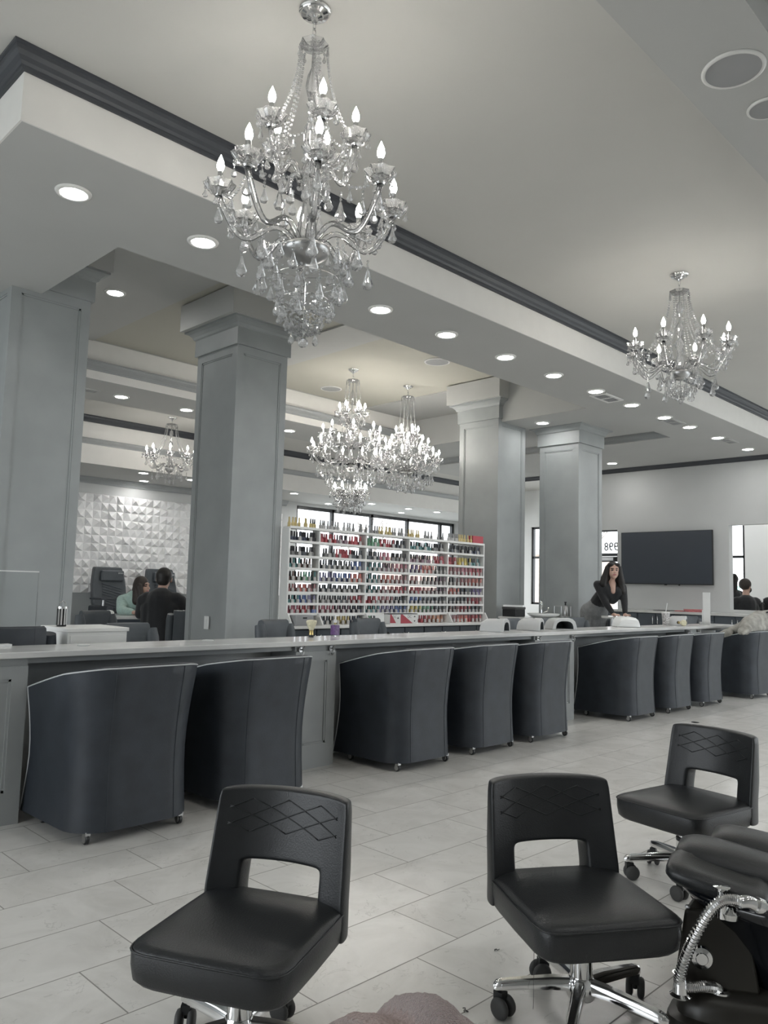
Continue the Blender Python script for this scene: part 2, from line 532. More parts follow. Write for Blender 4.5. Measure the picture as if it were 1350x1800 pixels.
wall_x('wall_partition', 12.55, 12.70, 2.0, 8.30, ZS, [(6.75, 8.05, 0.0, 2.295), (3.55, 4.84, 0.965, 2.29)], M['wall'])
struct(MB().box(12.70, 2.0, 0, XR, 2.12, ZS).build('wall_side', M['white_wall']))
struct(MB().box(12.70, 2.0, ZS, XR, 4.5, ZS + 0.06).build('ceiling_side', M['ceiling']))
# grey wainscot below the sculpted panels
struct(MB().box(XL, YB - 0.012, 0, 10.2, YB, 0.95).build('wall_wainscot', M['column']))
struct(MB().box(XL, YB - 0.03, 0, 10.4, YB - 0.012, 0.12).build('baseboard_back', M['white']))

# windows: frame, panes
def window_y(name, y, x0, x1, z0, z1, mull, rails=(), fr=0.05):
    w = MB()
    w.box(x0, y, z0, x1, y + 0.08, z0 + fr); w.box(x0, y, z1 - fr, x1, y + 0.08, z1)
    for x in (x0, x1 - fr): w.box(x, y, z0, x + fr, y + 0.08, z1)
    for x in mull: w.box(x - fr / 2, y, z0, x + fr / 2, y + 0.08, z1)
    for z in rails: w.box(x0, y, z - fr / 2, x1, y + 0.08, z + fr / 2)
    o = struct(w.build(name, M['frame_dark']))
    g = MB().box(x0 + 0.01, y + 0.035, z0 + 0.01, x1 - 0.01, y + 0.041, z1 - 0.01).build('pane', M['pane'], o)
    return o
def window_x(name, x, y0, y1, z0, z1, mull=(), rails=(), fr=0.05):
    w = MB()
    w.box(x, y0, z0, x + 0.08, y1, z0 + fr); w.box(x, y0, z1 - fr, x + 0.08, y1, z1)
    for y in (y0, y1 - fr): w.box(x, y, z0, x + 0.08, y + fr, z1)
    for y in mull: w.box(x, y - fr / 2, z0, x + 0.08, y + fr / 2, z1)
    for z in rails: w.box(x, y0, z - fr / 2, x + 0.08, y1, z + fr / 2)
    o = struct(w.build(name, M['frame_dark']))
    MB().box(x + 0.035, y0 + 0.01, z0 + 0.01, x + 0.041, y1 - 0.01, z1 - 0.01).build('pane', M['pane'], o)
    return o
window_y('window_1', YB + 0.05, 10.60, 15.95, 1.06, 2.90, (11.69, 12.93, 14.18, 15.43), (), 0.07)
window_x('window_2', XR + 0.04, 10.2, 11.23, 0.86, 2.78, (), (2.02,), 0.05)
window_x('window_3', XR + 0.04, 6.05, 7.20, 0.6, 3.2, (), (1.99,), 0.05)
window_y('window_4', YN - 0.15, 6.5, 12.3, 0.4, 3.1, (8.4, 10.4), (), 0.06)
window_x('window_5', XL - 0.15, 1.0, 9.0, 0.4, 3.1, (3.0, 5.0, 7.0), (), 0.06)
# entrance door with transom
dr = MB()
dr.box(XR + 0.03, 8.55, 2.03, XR + 0.11, 9.75, 2.10)
for y in (8.55, 9.69): dr.box(XR + 0.03, y, 0.02, XR + 0.11, y + 0.06, 2.66)
dr.box(XR + 0.03, 8.55, 2.60, XR + 0.11, 9.75, 2.66)
dro = struct(dr.build('door_1', M['frame_dark']))
leaf = MB()
for y in (8.62, 9.55): leaf.box(XR + 0.04, y, 0.03, XR + 0.09, y + 0.13, 2.02)
leaf.box(XR + 0.04, 8.62, 1.90, XR + 0.09, 9.68, 2.02); leaf.box(XR + 0.04, 8.62, 0.03, XR + 0.09, 9.68, 0.28)
leaf.build('door_leaf', M['frame_dark'], dro)
MB().box(XR + 0.06, 8.62, 0.1, XR + 0.066, 9.68, 2.0).build('pane', M['pane'], dro)
MB().box(XR + 0.06, 8.60, 2.10, XR + 0.066, 9.70, 2.62).build('transom_pane', M['pane'], dro)
MB().box(XR - 0.05, 8.95, 1.93, XR + 0.03, 9.30, 2.0).build('door_closer', M['satin'], dro)
# reversed house number on the transom glass, read from inside
def text_mesh(name, body, size, matl, parent, mtx, ext=0.002, bold=0.0):
    c = bpy.data.curves.new(name, 'FONT'); c.body = body; c.size = size; c.extrude = ext; c.offset = bold; c.align_x = 'CENTER'; c.align_y = 'CENTER'
    t = bpy.data.objects.new(name, c); COL.objects.link(t)
    dg = bpy.context.evaluated_depsgraph_get()
    me = bpy.data.meshes.new_from_object(t.evaluated_get(dg))
    me.transform(mtx)
    bpy.data.objects.remove(t)
    me.materials.clear(); me.materials.append(matl)
    o = bpy.data.objects.new(name, me); COL.objects.link(o)
    if parent is not None: o.parent = parent
    return o
M['digit'] = mat('dark_grey_vinyl', (0.05, 0.05, 0.05), 0.7, noise=0.02)
M['vinyl'] = mat('frosted_grey_vinyl', (0.30, 0.30, 0.30), 0.7, noise=0.02)
# seen from inside the glass the digits run backwards: text x axis along +Y
hn = MB()
def digit_ring(y, z, ry, rz_): hn.tube([(XR + 0.050, y + ry * cos(2 * pi * k / 20), z + rz_ * sin(2 * pi * k / 20)) for k in range(20)], 0.0155, 8, closed=True)
for y in (8.93, 9.055):
    digit_ring(y, 2.295, 0.038, 0.042)
    hn.tube([(XR + 0.050, y + 0.038, 2.295), (XR + 0.050, y + 0.038, 2.24), (XR + 0.050, y + 0.022, 2.185), (XR + 0.050, y - 0.028, 2.17)], 0.0155, 8)
digit_ring(9.18, 2.298, 0.036, 0.038)
digit_ring(9.18, 2.214, 0.041, 0.042)
hn.build('house_number', M['digit'], dro)

# sculpted white panels on the back wall
def facet_panel():
    rnd = random.Random(5)
    mb = MB()
    x0, x1, z0, z1, st = 3.2, 10.2, 0.95, 2.675, 0.14
    nx, nz = int((x1 - x0) / st), int(round((z1 - z0) / st))
    sx, sz = (x1 - x0) / nx, (z1 - z0) / nz
    kinds = [(0.22, 0.3, 0.080), (0.78, 0.62, 0.068), (0.5, 0.85, 0.05), (0.28, 0.55, 0.088)]
    g = {}
    for i in range(nx + 1):
        for j in range(nz + 1):
            g[i, j] = len(mb.v)
            dep = 0.006 if (i % 2 == 0 or i in (0, nx)) else 0.022
            if (i + 2 * j) % 5 == 3: dep += 0.012
            mb.v.append((x0 + i * sx, YB - 0.005 - dep, z0 + j * sz))
    for i in range(nx):
        for j in range(nz):
            k = kinds[(i * 3 + j * 2 + (i * j) % 3) % 4]
            c = len(mb.v)
            mb.v.append((x0 + (i + k[0]) * sx, YB - 0.005 - k[2], z0 + (j + k[1]) * sz))
            q = [g[i, j], g[i + 1, j], g[i + 1, j + 1], g[i, j + 1]]
            for a in range(4):
                mb.f.append((q[a], q[(a + 1) % 4], c)); mb.mi.append(0)
    return mb
struct(facet_panel().build('wall_panelling', M['panel'], fix=False))

# ------------------------------------------------------------------ columns
def column(name, x0, y0, x1, y1, label, ztop, cap=True, box=True, capz=3.39, x_from=None, depth_box=0.16):
    t = thing(name, label, 'column', (0, 0, 0))
    t['kind'] = 'thing'
    MB().box(x0, y0, 0, x1, y1, ztop).build('shaft', M['column'], t)
    e, w = 0.012, 0.075            # raised stile-and-rail frame on the faces
    zb, zt = 0.30, (capz if cap else ztop)
    def frame(name_, axis, plane, a0, a1, sgn):
        mb = MB()
        def bx(a, b, za, zb_):
            if axis == 'y': mb.box(a, min(plane, plane + sgn * e), za, b, max(plane, plane + sgn * e), zb_)
            else: mb.box(min(plane, plane + sgn * e), a, za, max(plane, plane + sgn * e), b, zb_)
        bx(a0, a0 + w, 0, zt); bx(a1 - w, a1, 0, zt)
        bx(a0 + w, a1 - w, zt - w, zt); bx(a0 + w, a1 - w, 0, zb)
        # thin inner bead
        q = 0.014
        e2 = e * 0.55
        def b2(a, b, za, zb_):
            if axis == 'y': mb.box(a, min(plane, plane + sgn * e2), za, b, max(plane, plane + sgn * e2), zb_)
            else: mb.box(min(plane, plane + sgn * e2), a, za, max(plane, plane + sgn * e2), b, zb_)
        b2(a0 + w, a0 + w + q, zb, zt - w); b2(a1 - w - q, a1 - w, zb, zt - w)
        b2(a0 + w, a1 - w, zt - w - q, zt - w); b2(a0 + w, a1 - w, zb, zb + q)
        return mb.build(name_, M['column'], t)
    frame('panel_frame', 'y', y0, x0 - e, x1 + e, -1)
    frame('panel_frame', 'x', x0, y0, y1 + e, -1)
    frame('panel_frame', 'x', x1, y0, y1 + e, 1)
    if cap:
        fz, cz = capz, capz + 0.15
        xa = x_from if x_from is not None else x0 - 0.035
        fr = MB().box(xa, y0 - 0.035, fz, x1 + 0.035, y1 + 0.035, cz)
        fr.build('frieze', M['column'], t)
        prof = [(0.0, 0.0), (0.035, 0.0), (0.035, 0.012), (0.05, 0.022), (0.058, 0.045), (0.085, 0.072), (0.115, 0.082), (0.115, 0.102), (0.0, 0.102)]
        if x_from is None:
            path = [(x0, y0, cz), (x0, y1, cz), (x1, y1, cz), (x1, y0, cz)]
            mb = MB().sweep([(-a, b) for a, b in prof], path, closed=True)
        else:
            path = [(xa, y0, cz), (x1, y0, cz), (x1, y1, cz)]
            mb = MB().sweep(prof, path)
        mb.build('crown', M['column'], t)
        if box:
            d = depth_box
            MB().box((x0 - d) if x_from is None else xa, y0 - d + 0.03, cz + 0.10, x1 + d - 0.03, y1 + d - 0.03, 3.90).build('drop_box', M['soffit'], t)
    MB().box(x0 - 0.03, y0 - 0.03, 0, x1 + 0.03, y1 + 0.03, 0.14).build('plinth', M['column'], t)
    return t
column('column', 2.04, 6.04, 2.625, 6.66, 'wide grey panelled column at the far left, cut by the lowered ceiling', 3.42, x_from=2.26)
column('column', 4.06, 6.03, 4.62, 6.69, 'grey panelled column with light switch plate, behind the big chandelier', 3.45)
column('column', 8.10, 6.03, 8.68, 6.65, 'pale lit grey column right beside the nail polish rack', 3.45)
column('column', 8.89, 5.33, 9.46, 5.90, 'grey column with crown meeting the lowered ceiling, behind the sink', 3.3, box=False, capz=3.11, )
sw = thing('light_switch', 'white light switch plate on the grey column near the counter', 'light switch', (4.045, 6.316, 0.80))
MB().box(-0.008, -0.037, -0.06, 0, 0.037, 0.06).build('plate', M['plastic'], sw, bevel=0.002)
MB().box(-0.013, -0.016, -0.034, -0.008, 0.016, 0.034).build('rocker', M['plastic'], sw)

# ------------------------------------------------------------------ recessed lights, speakers, vents
def ceiling_light(loc, label, group):
    t = thing('recessed_ceiling_light', label, 'ceiling light', loc, 0, group)
    MB().lathe([(0.071, -0.004), (0.074, -0.012), (0.095, -0.010), (0.100, -0.002), (0.100, 0.0), (0.071, 0.0)], 32).build('trim_ring', M['white'], t, smooth=True)
    MB().lathe([(0.0, -0.007), (0.0715, -0.007), (0.0715, -0.001), (0.0, -0.001)], 32).build('lens', M['lens'], t)
    return t
first = None
def place_light(x, y, z, label, group):
    global first
    if first is None:
        first = ceiling_light((x, y, z), label, group)
        return first
    return dup(first, (x, y, z), 0, label, group)
G1 = 'recessed lights in a row over the counter'
row = [1.733, 2.581, 4.196, 5.002, 5.856, 6.674, 7.502, 8.312, 9.15, 9.872, 10.781, 11.883]
rl = ['first light of the long ceiling row, nearest the corner of the dark crown', 'second light of the long row, just left of the big chandelier', 'ceiling light just right of the crystal tassel of the big chandelier', 'fourth light of the long row, over the warm ceiling tray', 'fifth light of the long row, above the polish rack end', 'sixth light of the long row, above the lit grey column', 'seventh light of the long row, touching a square vent', 'eighth light of the long row, just after the first vent', 'ninth light of the long row, beside a faint second vent', 'tenth light of the long row, under the small right chandelier', 'eleventh light of the long row, by the third vent', 'last light of the long row, nearest the wall with the screen']
for x, l in zip(row, rl): place_light(x, 4.285, ZS, 'round recessed ' + l, G1)
place_light(3.27, 6.95, 3.895, 'round recessed light between the two left columns high on the ceiling', 'recessed lights in the middle ceiling')
place_light(8.51, 5.63, ZS, 'round recessed light on the cross band between the two right columns', 'recessed lights in the middle ceiling')
place_light(11.9, 6.49, ZS, 'round recessed light near the wall crown, just right of the last column', 'recessed lights in the middle ceiling')
for x, l in ((4.46, 'left of the pair on the cross beam seen between the left columns'), (5.38, 'right of the pair on the cross beam seen between the left columns'), (7.12, 'on the cross beam just right of the second column')):
    place_light(x, 9.14, Z2, 'round recessed light ' + l, 'recessed lights on the cross beam')
es = [(6.28, 11.92, 'above the sculpted panels, upper one left of the small chandelier'), (6.79, 12.86, 'above the sculpted panels, lower one left of the small chandelier'), (7.22, 11.97, 'above the sculpted panels beside the second column'), (9.51, 11.98, 'left above the back windows'), (10.74, 12.02, 'under the hanging tassel of the tallest chandelier'), (11.12, 12.81, 'lower left one over the back windows'), (11.63, 11.99, 'right of the tallest chandelier tassel over the windows'), (12.83, 12.02, 'upper right one over the back windows'), (13.42, 12.81, 'lower right one over the back windows'), (13.74, 11.97, 'last one over the back windows beside the lit column')]
for x, y, l in es: place_light(x, y, 2.96, 'small recessed light ' + l, 'recessed lights at the back of the room')

for k, x in enumerate((0.6, 2.2, 3.8, 5.4, 7.0, 8.6)):  # assumed lamps out of view, added to brighten the near floor and stool seats
    place_light(x, 0.35, 3.47, 'unseen recessed light added in the near ceiling to brighten the floor and pedicure seats', 'added unseen lights over the pedicure seats')
    place_light(x, -1.3, 3.47, 'unseen recessed light added in the near ceiling for brightness behind the pedicure seats', 'added unseen lights behind the pedicure seats')

for y in (2.8, 3.9):  # unseen lamps added to brighten the room behind the opening
    for x in (13.6, 15.2): place_light(x, y, ZS, 'unseen recessed light added to brighten the side room beyond the wall opening', 'added unseen lights in the side room')
for x, y in ((15.9, 5.0), (15.9, 5.8), (15.9, 6.6), (15.9, 7.6), (15.6, 9.2), (14.4, 6.2)):  # further unseen lamps, added so the white end wall gets brighter
    place_light(x, y, 4.07, 'unseen recessed light added in the high entry ceiling to brighten the white wall', 'added unseen lights in the entry')

def speaker(loc, r, label):
    t = thing('ceiling_speaker', label, 'speaker', loc, 0)
    MB().lathe([(r * 0.86, -0.006), (r * 0.9, -0.012), (r, -0.006), (r, 0), (r * 0.86, 0)], 40).build('trim_ring', M['white'], t, smooth=True)
    MB().lathe([(0, -0.008), (r * 0.87, -0.008), (r * 0.87, -0.001), (0, -0.001)], 40).build('grille', M['grille'], t)
    return t
speaker((3.165, 1.17, ZS), 0.125, 'large round grey ceiling speaker at the upper right corner')
speaker((3.53, 1.16, ZS), 0.085, 'small round ceiling speaker cut off by the right edge of the photo')
speaker((7.00, 6.14, 3.915), 0.16, 'round ceiling speaker in the warm tray, right of the chandelier canopies')
speaker((7.04, 8.13, 3.915), 0.15, 'round faint ceiling speaker in the warm tray, left of the chandelier canopy')

def vent(loc, sx, sy, label, matl):
    t = thing('ceiling_vent', label, 'vent', loc, 0)
    f = MB()
    w = 0.03
    f.box(-sx, -sy, -0.012, sx, -sy + w, 0); f.box(-sx, sy - w, -0.012, sx, sy, 0)
    f.box(-sx, -sy + w, -0.012, -sx + w, sy - w, 0); f.box(sx - w, -sy + w, -0.012, sx, sy - w, 0)
    f.box(-0.012, -sy + w, -0.012, 0.012, sy - w, 0)
    f.build('frame', matl, t)
    MB().box(-sx + w, -sy + w, -0.004, sx - w, sy - w, -0.001).build('backing', M['vent_dark'], t)
    s = MB()
    for i in range(7):
        y = -sy + w + (i + 0.5) * (2 * sy - 2 * w) / 7
        s.box(-sx + w, y - 0.004, -0.010, sx - w, y + 0.004, -0.003)
    s.build('slat', M['grille'], t)
    return t
vent((7.83, 4.335, ZS), 0.20, 0.10, 'square white framed air vent in the lowered ceiling beside the row of lights', M['white'])
vent((9.45, 4.32, ZS), 0.19, 0.09, 'faint grey air vent in the lowered ceiling between two lights', M['soffit'])
vent((11.1, 4.26, ZS), 0.19, 0.08, 'faint grey air vent nearest the wall with the screen', M['soffit'])
vent((4.0, 9.15, Z2), 0.17, 0.08, 'faint air vent on the cross beam beside the wide left column', M['soffit'])

# ------------------------------------------------------------------ chandeliers
def drop_mb(h=0.06, w=0.018, c=(0, 0, 0), n=6):
    """faceted tear-drop prism hanging from c"""
    prof = [(0.0005, 0), (w * 0.18, -h * 0.06), (w * 0.55, -h * 0.45), (w, -h * 0.72), (w * 0.72, -h * 0.92), (0.0005, -h)]
    return MB().lathe(prof, n, c)
def bead_string(mb, p0, p1, sag, n, r):
    p0, p1 = Vector(p0), Vector(p1)
    for i in range(n):
        s = (i + 0.5) / n
        p = p0.lerp(p1, s)
        p.z -= sag * 4 * s * (1 - s)
        mb.ball(p, r, 6, 4)
    return mb
DROP = {}
def pendant(parent, loc, h, w, rz=0.0, beads=2):
    key = (round(h, 3), round(w, 3), beads)
    if key not in DROP:
        mb = MB()
        z = 0.0
        for i in range(beads):
            mb.ball((0, 0, z - 0.007), 0.0065, 6, 4); z -= 0.014
        d = drop_mb(h, w, (0, 0, z)); mb.add(d.v, d.f)
        o = mb.build('crystal_pendant', M['crystal'], parent)
        DROP[key] = o.data
    else:
        o = bpy.data.objects.new('crystal_pendant', DROP[key]); COL.objects.link(o); o.parent = parent
    o.location = loc
    o.rotation_euler = (0, 0, rz)
    return o
ARM = {}
def arm(parent, ang, r, z_root, z_cup, s=1.0, sub=True, dark=False, r0=0.045):
    """one glass arm with cup, chrome sleeve and glowing candle bulb"""
    key = (round(r, 3), round(z_root, 3), round(z_cup, 3), s, r0)
    if key in ARM:
        src = ARM[key]
        o = src.copy(); COL.objects.link(o); o.parent = parent; o.rotation_euler = (0, 0, ang)
        for ch in list(src.children):
            d = ch.copy(); COL.objects.link(d); d.parent = o
        return o
    pts = []
    for i in range(17):
        q = i / 16
        x = r0 + (r - r0) * q
        z = z_root + (z_cup - 0.03 * s - z_root) * (q ** 2.2) + 0.055 * s * sin(pi * min(1, q * 2.2)) * (1 if q < 0.4545 else 0) - 0.075 * s * sin(pi * max(0, (q - 0.4545) / 0.5455)) * (1 if q >= 0.4545 else 0)
        if q > 0.9: x = r0 + (r - r0) * (0.9 + (q - 0.9) * 1.0)
        pts.append((x, 0, z))
    mb = MB().tube(pts, [0.0125 * s] * 17, 7)
    o = mb.build('arm', M['glass_arm'], parent, smooth=True)
    o.rotation_euler = (0, 0, ang)
    cup = MB().lathe([(0.008 * s, -0.022 * s), (0.02 * s, -0.014 * s), (0.045 * s, -0.006 * s), (0.060 * s, 0.018 * s), (0.064 * s, 0.030 * s), (0.058 * s, 0.026 * s), (0.042 * s, 0.002 * s), (0.008 * s, -0.004 * s)], 16, (r, 0, z_cup), scallop=0.09, lobes=8)
    cup.build('bobeche', M['crystal'], o)
    sl = MB().lathe([(0.017 * s, -0.028 * s), (0.021 * s, -0.02 * s), (0.012 * s, -0.01 * s), (0.0115 * s, 0.082 * s), (0.0, 0.082 * s)], 10, (r, 0, z_cup))
    sl.build('candle_sleeve', M['chrome'], o, smooth=True, auto=40)
    bu = MB().lathe([(0.007 * s, 0.082 * s), (0.014 * s, 0.096 * s), (0.0165 * s, 0.108 * s), (0.013 * s, 0.128 * s), (0.006 * s, 0.145 * s), (0.0005, 0.158 * s)], 10, (r, 0, z_cup))
    bu.build('bulb', M['bulb'], o, smooth=True)
    ARM[key] = o
    return o
def chandelier(loc, label, tiers, z, detail, rnd_seed, s=1.0, bowl_r=0.07, top_r=0.062, swag_r=None, bottom=()):
    """z: dict of heights relative to the canopy plane; tiers: (radius, arms, cup height, root height, phase)"""
    rnd = random.Random(rnd_seed)
    t = thing('crystal_chandelier', label, 'chandelier', loc, 0)
    MB().lathe([(0.0, 0), (0.070 * s, 0), (0.071 * s, -0.008 * s), (0.063 * s, -0.014 * s), (0.060 * s, -0.022 * s), (0.040 * s, -0.028 * s), (0.036 * s, -0.038 * s), (0.016 * s, -0.044 * s), (0.012 * s, -0.056 * s), (0.0, -0.058 * s)], 32).build('canopy', M['chrome'], t, smooth=True, auto=35)
    ch = MB()
    zc = -0.06 * s
    k = 0
    while zc > z['crown'] + 0.02:
        pts = []
        for i in range(10):
            a = 2 * pi * i / 10
            c_, s_ = 0.009 * cos(a), 0.02 * sin(a)
            pts.append((c_, 0, zc - 0.016 + s_) if k % 2 else (0, c_, zc - 0.016 + s_))
        ch.tube(pts, 0.0028, 5, closed=True); zc -= 0.030; k += 1
    ch.build('chain', M['chrome'], t)
    # glass stem of turned balusters
    zt, zb = z['crown'], z['body']
    prof = [(0.004, zt)]
    H_ = zt - zb
    for q, rr in ((.03, .006), (.10, .007), (.14, .022), (.20, .030), (.26, .018), (.30, .008), (.36, .010), (.40, .026), (.45, .034), (.52, .022), (.56, .012), (.60, .03), (.64, .040), (.70, .034), (.78, .022), (.84, .034), (.92, .045), (1.0, .05)):
        prof.append((rr * s, zt - H_ * q))
    MB().lathe(prof, 12).build('stem', M['crystal'], t)
    MB().lathe([(0.0045, zt + 0.01), (0.0045, zb)], 8).build('rod', M['chrome'], t)
    # small glass crown with drops at the top
    MB().lathe([(0.008, zt - 0.008), (top_r * 0.7, zt - 0.002), (top_r, zt + 0.016), (top_r * 0.97, zt + 0.020), (top_r * 0.68, zt + 0.006), (0.008, zt)], 16, scallop=0.06).build('top_dish', M['crystal'], t)
    npend = 0
    loose = MB()
    def hang(x, y, zz, h, w, beads):
        nonlocal npend
        if detail and npend < 98:
            pendant(t, (x, y, zz), h, w, rnd.uniform(0, 3), beads); npend += 1
        else:
            zq = zz
            for i in range(beads):
                loose.ball((x, y, zq - 0.007), 0.0065, 5, 4); zq -= 0.014
            d = drop_mb(h, w, (x, y, zq)); loose.add(d.v, d.f)
    # bead swags from the top dish out to the arms
    sw_r = swag_r or tiers[0][0] * 0.78
    zs_ = tiers[0][2] - 0.03
    nsw = tiers[0][1]
    for i in range(nsw):
        a = tiers[0][4] + 2 * pi * i / nsw
        for da in ((-0.12, 0.12) if detail else (0.0,)):
            mb = MB()
            p0 = (top_r * cos(a + da), top_r * sin(a + da), zt)
            p1 = (sw_r * cos(a + da * 0.5), sw_r * sin(a + da * 0.5), zs_)
            L_ = (Vector(p1) - Vector(p0)).length
            n = int(L_ / 0.019)
            p0, p1 = Vector(p0), Vector(p1)
            for q_ in range(n):
                f_ = (q_ + 0.5) / n
                h_ = f_ ** 1.9
                mb.ball((p0.x + (p1.x - p0.x) * h_, p0.y + (p1.y - p0.y) * h_, p0.z + (p1.z - p0.z) * f_), 0.0068 if detail else 0.009, 6, 4)
            mb.build('bead_strand', M['crystal'], t)
    for i in range(8):
        a = 2 * pi * i / 8
        hang(top_r * cos(a), top_r * sin(a), zt + 0.01, 0.035, 0.009, 1)
    zmin = zb
    for (r, n, zc_, zr, ph) in tiers:
        for i in range(n):
            a = ph + 2 * pi * i / n
            arm(t, a, r, zr, zc_, s)
            # drops under every cup and along the arm
            cx, cy = r * cos(a), r * sin(a)
            m_ = 5 if detail else 4
            for j in range(m_):
                b = a + 2 * pi * j / m_
                hang(cx + 0.058 * s * cos(b), cy + 0.058 * s * sin(b), zc_ + 0.012, rnd.choice((0.036, 0.046)) * s, 0.0125 * s, rnd.choice((1, 2)))
            hang(cx, cy, zc_ - 0.03, 0.075 * s, 0.021 * s, 3)
            if detail:
                for db in (-0.13, 0.13):
                    hang(r * 0.86 * cos(a + db), r * 0.86 * sin(a + db), zc_ - 0.055, 0.065 * s, 0.018 * s, 3)
            rm = r * 0.72
            hang(rm * cos(a), rm * sin(a), zr + (zc_ - zr) * 0.32 - 0.10 * s, 0.095 * s, 0.026 * s, 3)
            rm = r * 0.45
            hang(rm * cos(a), rm * sin(a), zr - 0.01 * s, 0.075 * s, 0.022 * s, 3)
            # swag between neighbouring cups
            a2 = ph + 2 * pi * (i + 1) / n
            if detail:
                mb = MB()
                bead_string(mb, (cx * .97, cy * .97, zc_ - 0.005), (r * .97 * cos(a2), r * .97 * sin(a2), zc_ - 0.005), 0.07 * s, max(6, int(r * 2 * sin(pi / n) / 0.019)), 0.0068)
                mb.build('bead_strand', M['crystal'], t)
                am = (a + a2) / 2
                hang(r * 0.93 * cos(am), r * 0.93 * sin(am), zc_ - 0.085 * s, 0.05 * s, 0.014 * s, 1)
            else:
                bead_string(loose, (cx * .97, cy * .97, zc_ - 0.005), (r * .97 * cos(a2), r * .97 * sin(a2), zc_ - 0.005), 0.06 * s, max(4, int(r * 2 * sin(pi / n) / 0.035)), 0.009)
    # silvered bowl and hub
    MB().lathe([(0.05 * s, zb + 0.02), (bowl_r * 1.0, zb + 0.006), (bowl_r * 1.05, zb - 0.008), (bowl_r * 0.9, zb - 0.03), (bowl_r * 0.5, zb - 0.055), (0.012, zb - 0.065), (0.0, zb - 0.066)], 24).build('hub_bowl', M['satin'], t, smooth=True)
    # tassel rings below the bowl
    for (r, zz, n, h) in bottom:
        MB().tube([(r * cos(2 * pi * i / 24), r * sin(2 * pi * i / 24), zz) for i in range(24)], 0.0016, 5, closed=True).build('tassel_ring', M['chrome'], t)
        for i in range(n):
            a = 2 * pi * (i + rnd.uniform(-.2, .2)) / n
            hang(r * cos(a), r * sin(a), zz, h * rnd.uniform(0.85, 1.15), h * 0.27, rnd.choice((2, 3, 4)))
        bs = loose
        for i in range(n):
            a = 2 * pi * (i + .5) / n
            bead_string(bs, (r * cos(a), r * sin(a), zz), (r * 0.35 * cos(a), r * 0.35 * sin(a), z['bottom'] + 0.06), 0.02, 7 if detail else 4, 0.0062 if detail else 0.008)
    MB().ball((0, 0, z['bottom'] + 0.022), 0.022 * s, 8, 6).build('finial_ball', M['crystal'], t)
    MB().lathe([(0.003, zb), (0.003, z['bottom'] + 0.03)], 6).build('rod', M['chrome'], t)
    if loose.v:
        tag(loose.build('crystal_drops', M['crystal'], t), kind='stuff')
    return t
# heights below each canopy plane
chandelier((2.037, 2.545, ZT), 'large two-tier crystal chandelier with glowing candle bulbs, hanging nearest at the top', [(0.195, 5, -0.60, -0.80, 0.5), (0.375, 8, -0.885, -1.08, 0.2)], dict(crown=-0.18, body=-1.10, bottom=-1.535), True, 1, 1.0, 0.10, 0.062, 0.19, [(0.19, -1.15, 12, 0.08), (0.145, -1.24, 10, 0.07), (0.105, -1.33, 8, 0.06), (0.06, -1.40, 6, 0.055)])
chandelier((5.867, 2.614, ZT), 'small single-tier crystal chandelier hanging at the right under the dark crown', [(0.365, 8, -0.615, -0.80, 0.1)], dict(crown=-0.16, body=-0.80, bottom=-1.05), True, 2, 1.0, 0.07, 0.075, 0.27, [(0.11, -0.87, 10, 0.055), (0.06, -0.93, 6, 0.05)])
chandelier((6.58, 7.18, 3.915), 'tallest crystal chandelier of the close pair, with a hanging lower basket of drops', [(0.16, 6, -0.58, -0.70, 0.3), (0.36, 8, -0.86, -1.02, 0.1), (0.50, 12, -1.06, -1.22, 0.0), (0.19, 6, -1.60, -1.62, 0.3)], dict(crown=-0.16, body=-1.25, bottom=-1.80), False, 3, 0.95, 0.09, 0.08, 0.14, [(0.42, -1.26, 26, 0.07), (0.30, -1.38, 20, 0.07), (0.22, -1.50, 16, 0.06), (0.16, -1.66, 14, 0.06), (0.09, -1.72, 8, 0.05)])
chandelier((7.62, 7.20, 3.915), 'right crystal chandelier of the close pair, with wide tiers of bulbs', [(0.15, 6, -0.70, -0.82, 0.2), (0.29, 8, -0.86, -1.02, 0.0), (0.44, 12, -1.03, -1.18, 0.1)], dict(crown=-0.17, body=-1.20, bottom=-1.48), False, 4, 0.95, 0.09, 0.085, 0.13, [(0.36, -1.22, 24, 0.07), (0.24, -1.30, 16, 0.07), (0.11, -1.36, 8, 0.06)])
chandelier((6.094, 10.75, ZT), 'far small crystal chandelier seen between the two left columns', [(0.355, 8, -0.62, -0.80, 0.25)], dict(crown=-0.13, body=-0.80, bottom=-1.02), False, 5, 1.0, 0.07, 0.085, 0.27, [(0.16, -0.84, 12, 0.06), (0.07, -0.92, 6, 0.06)])

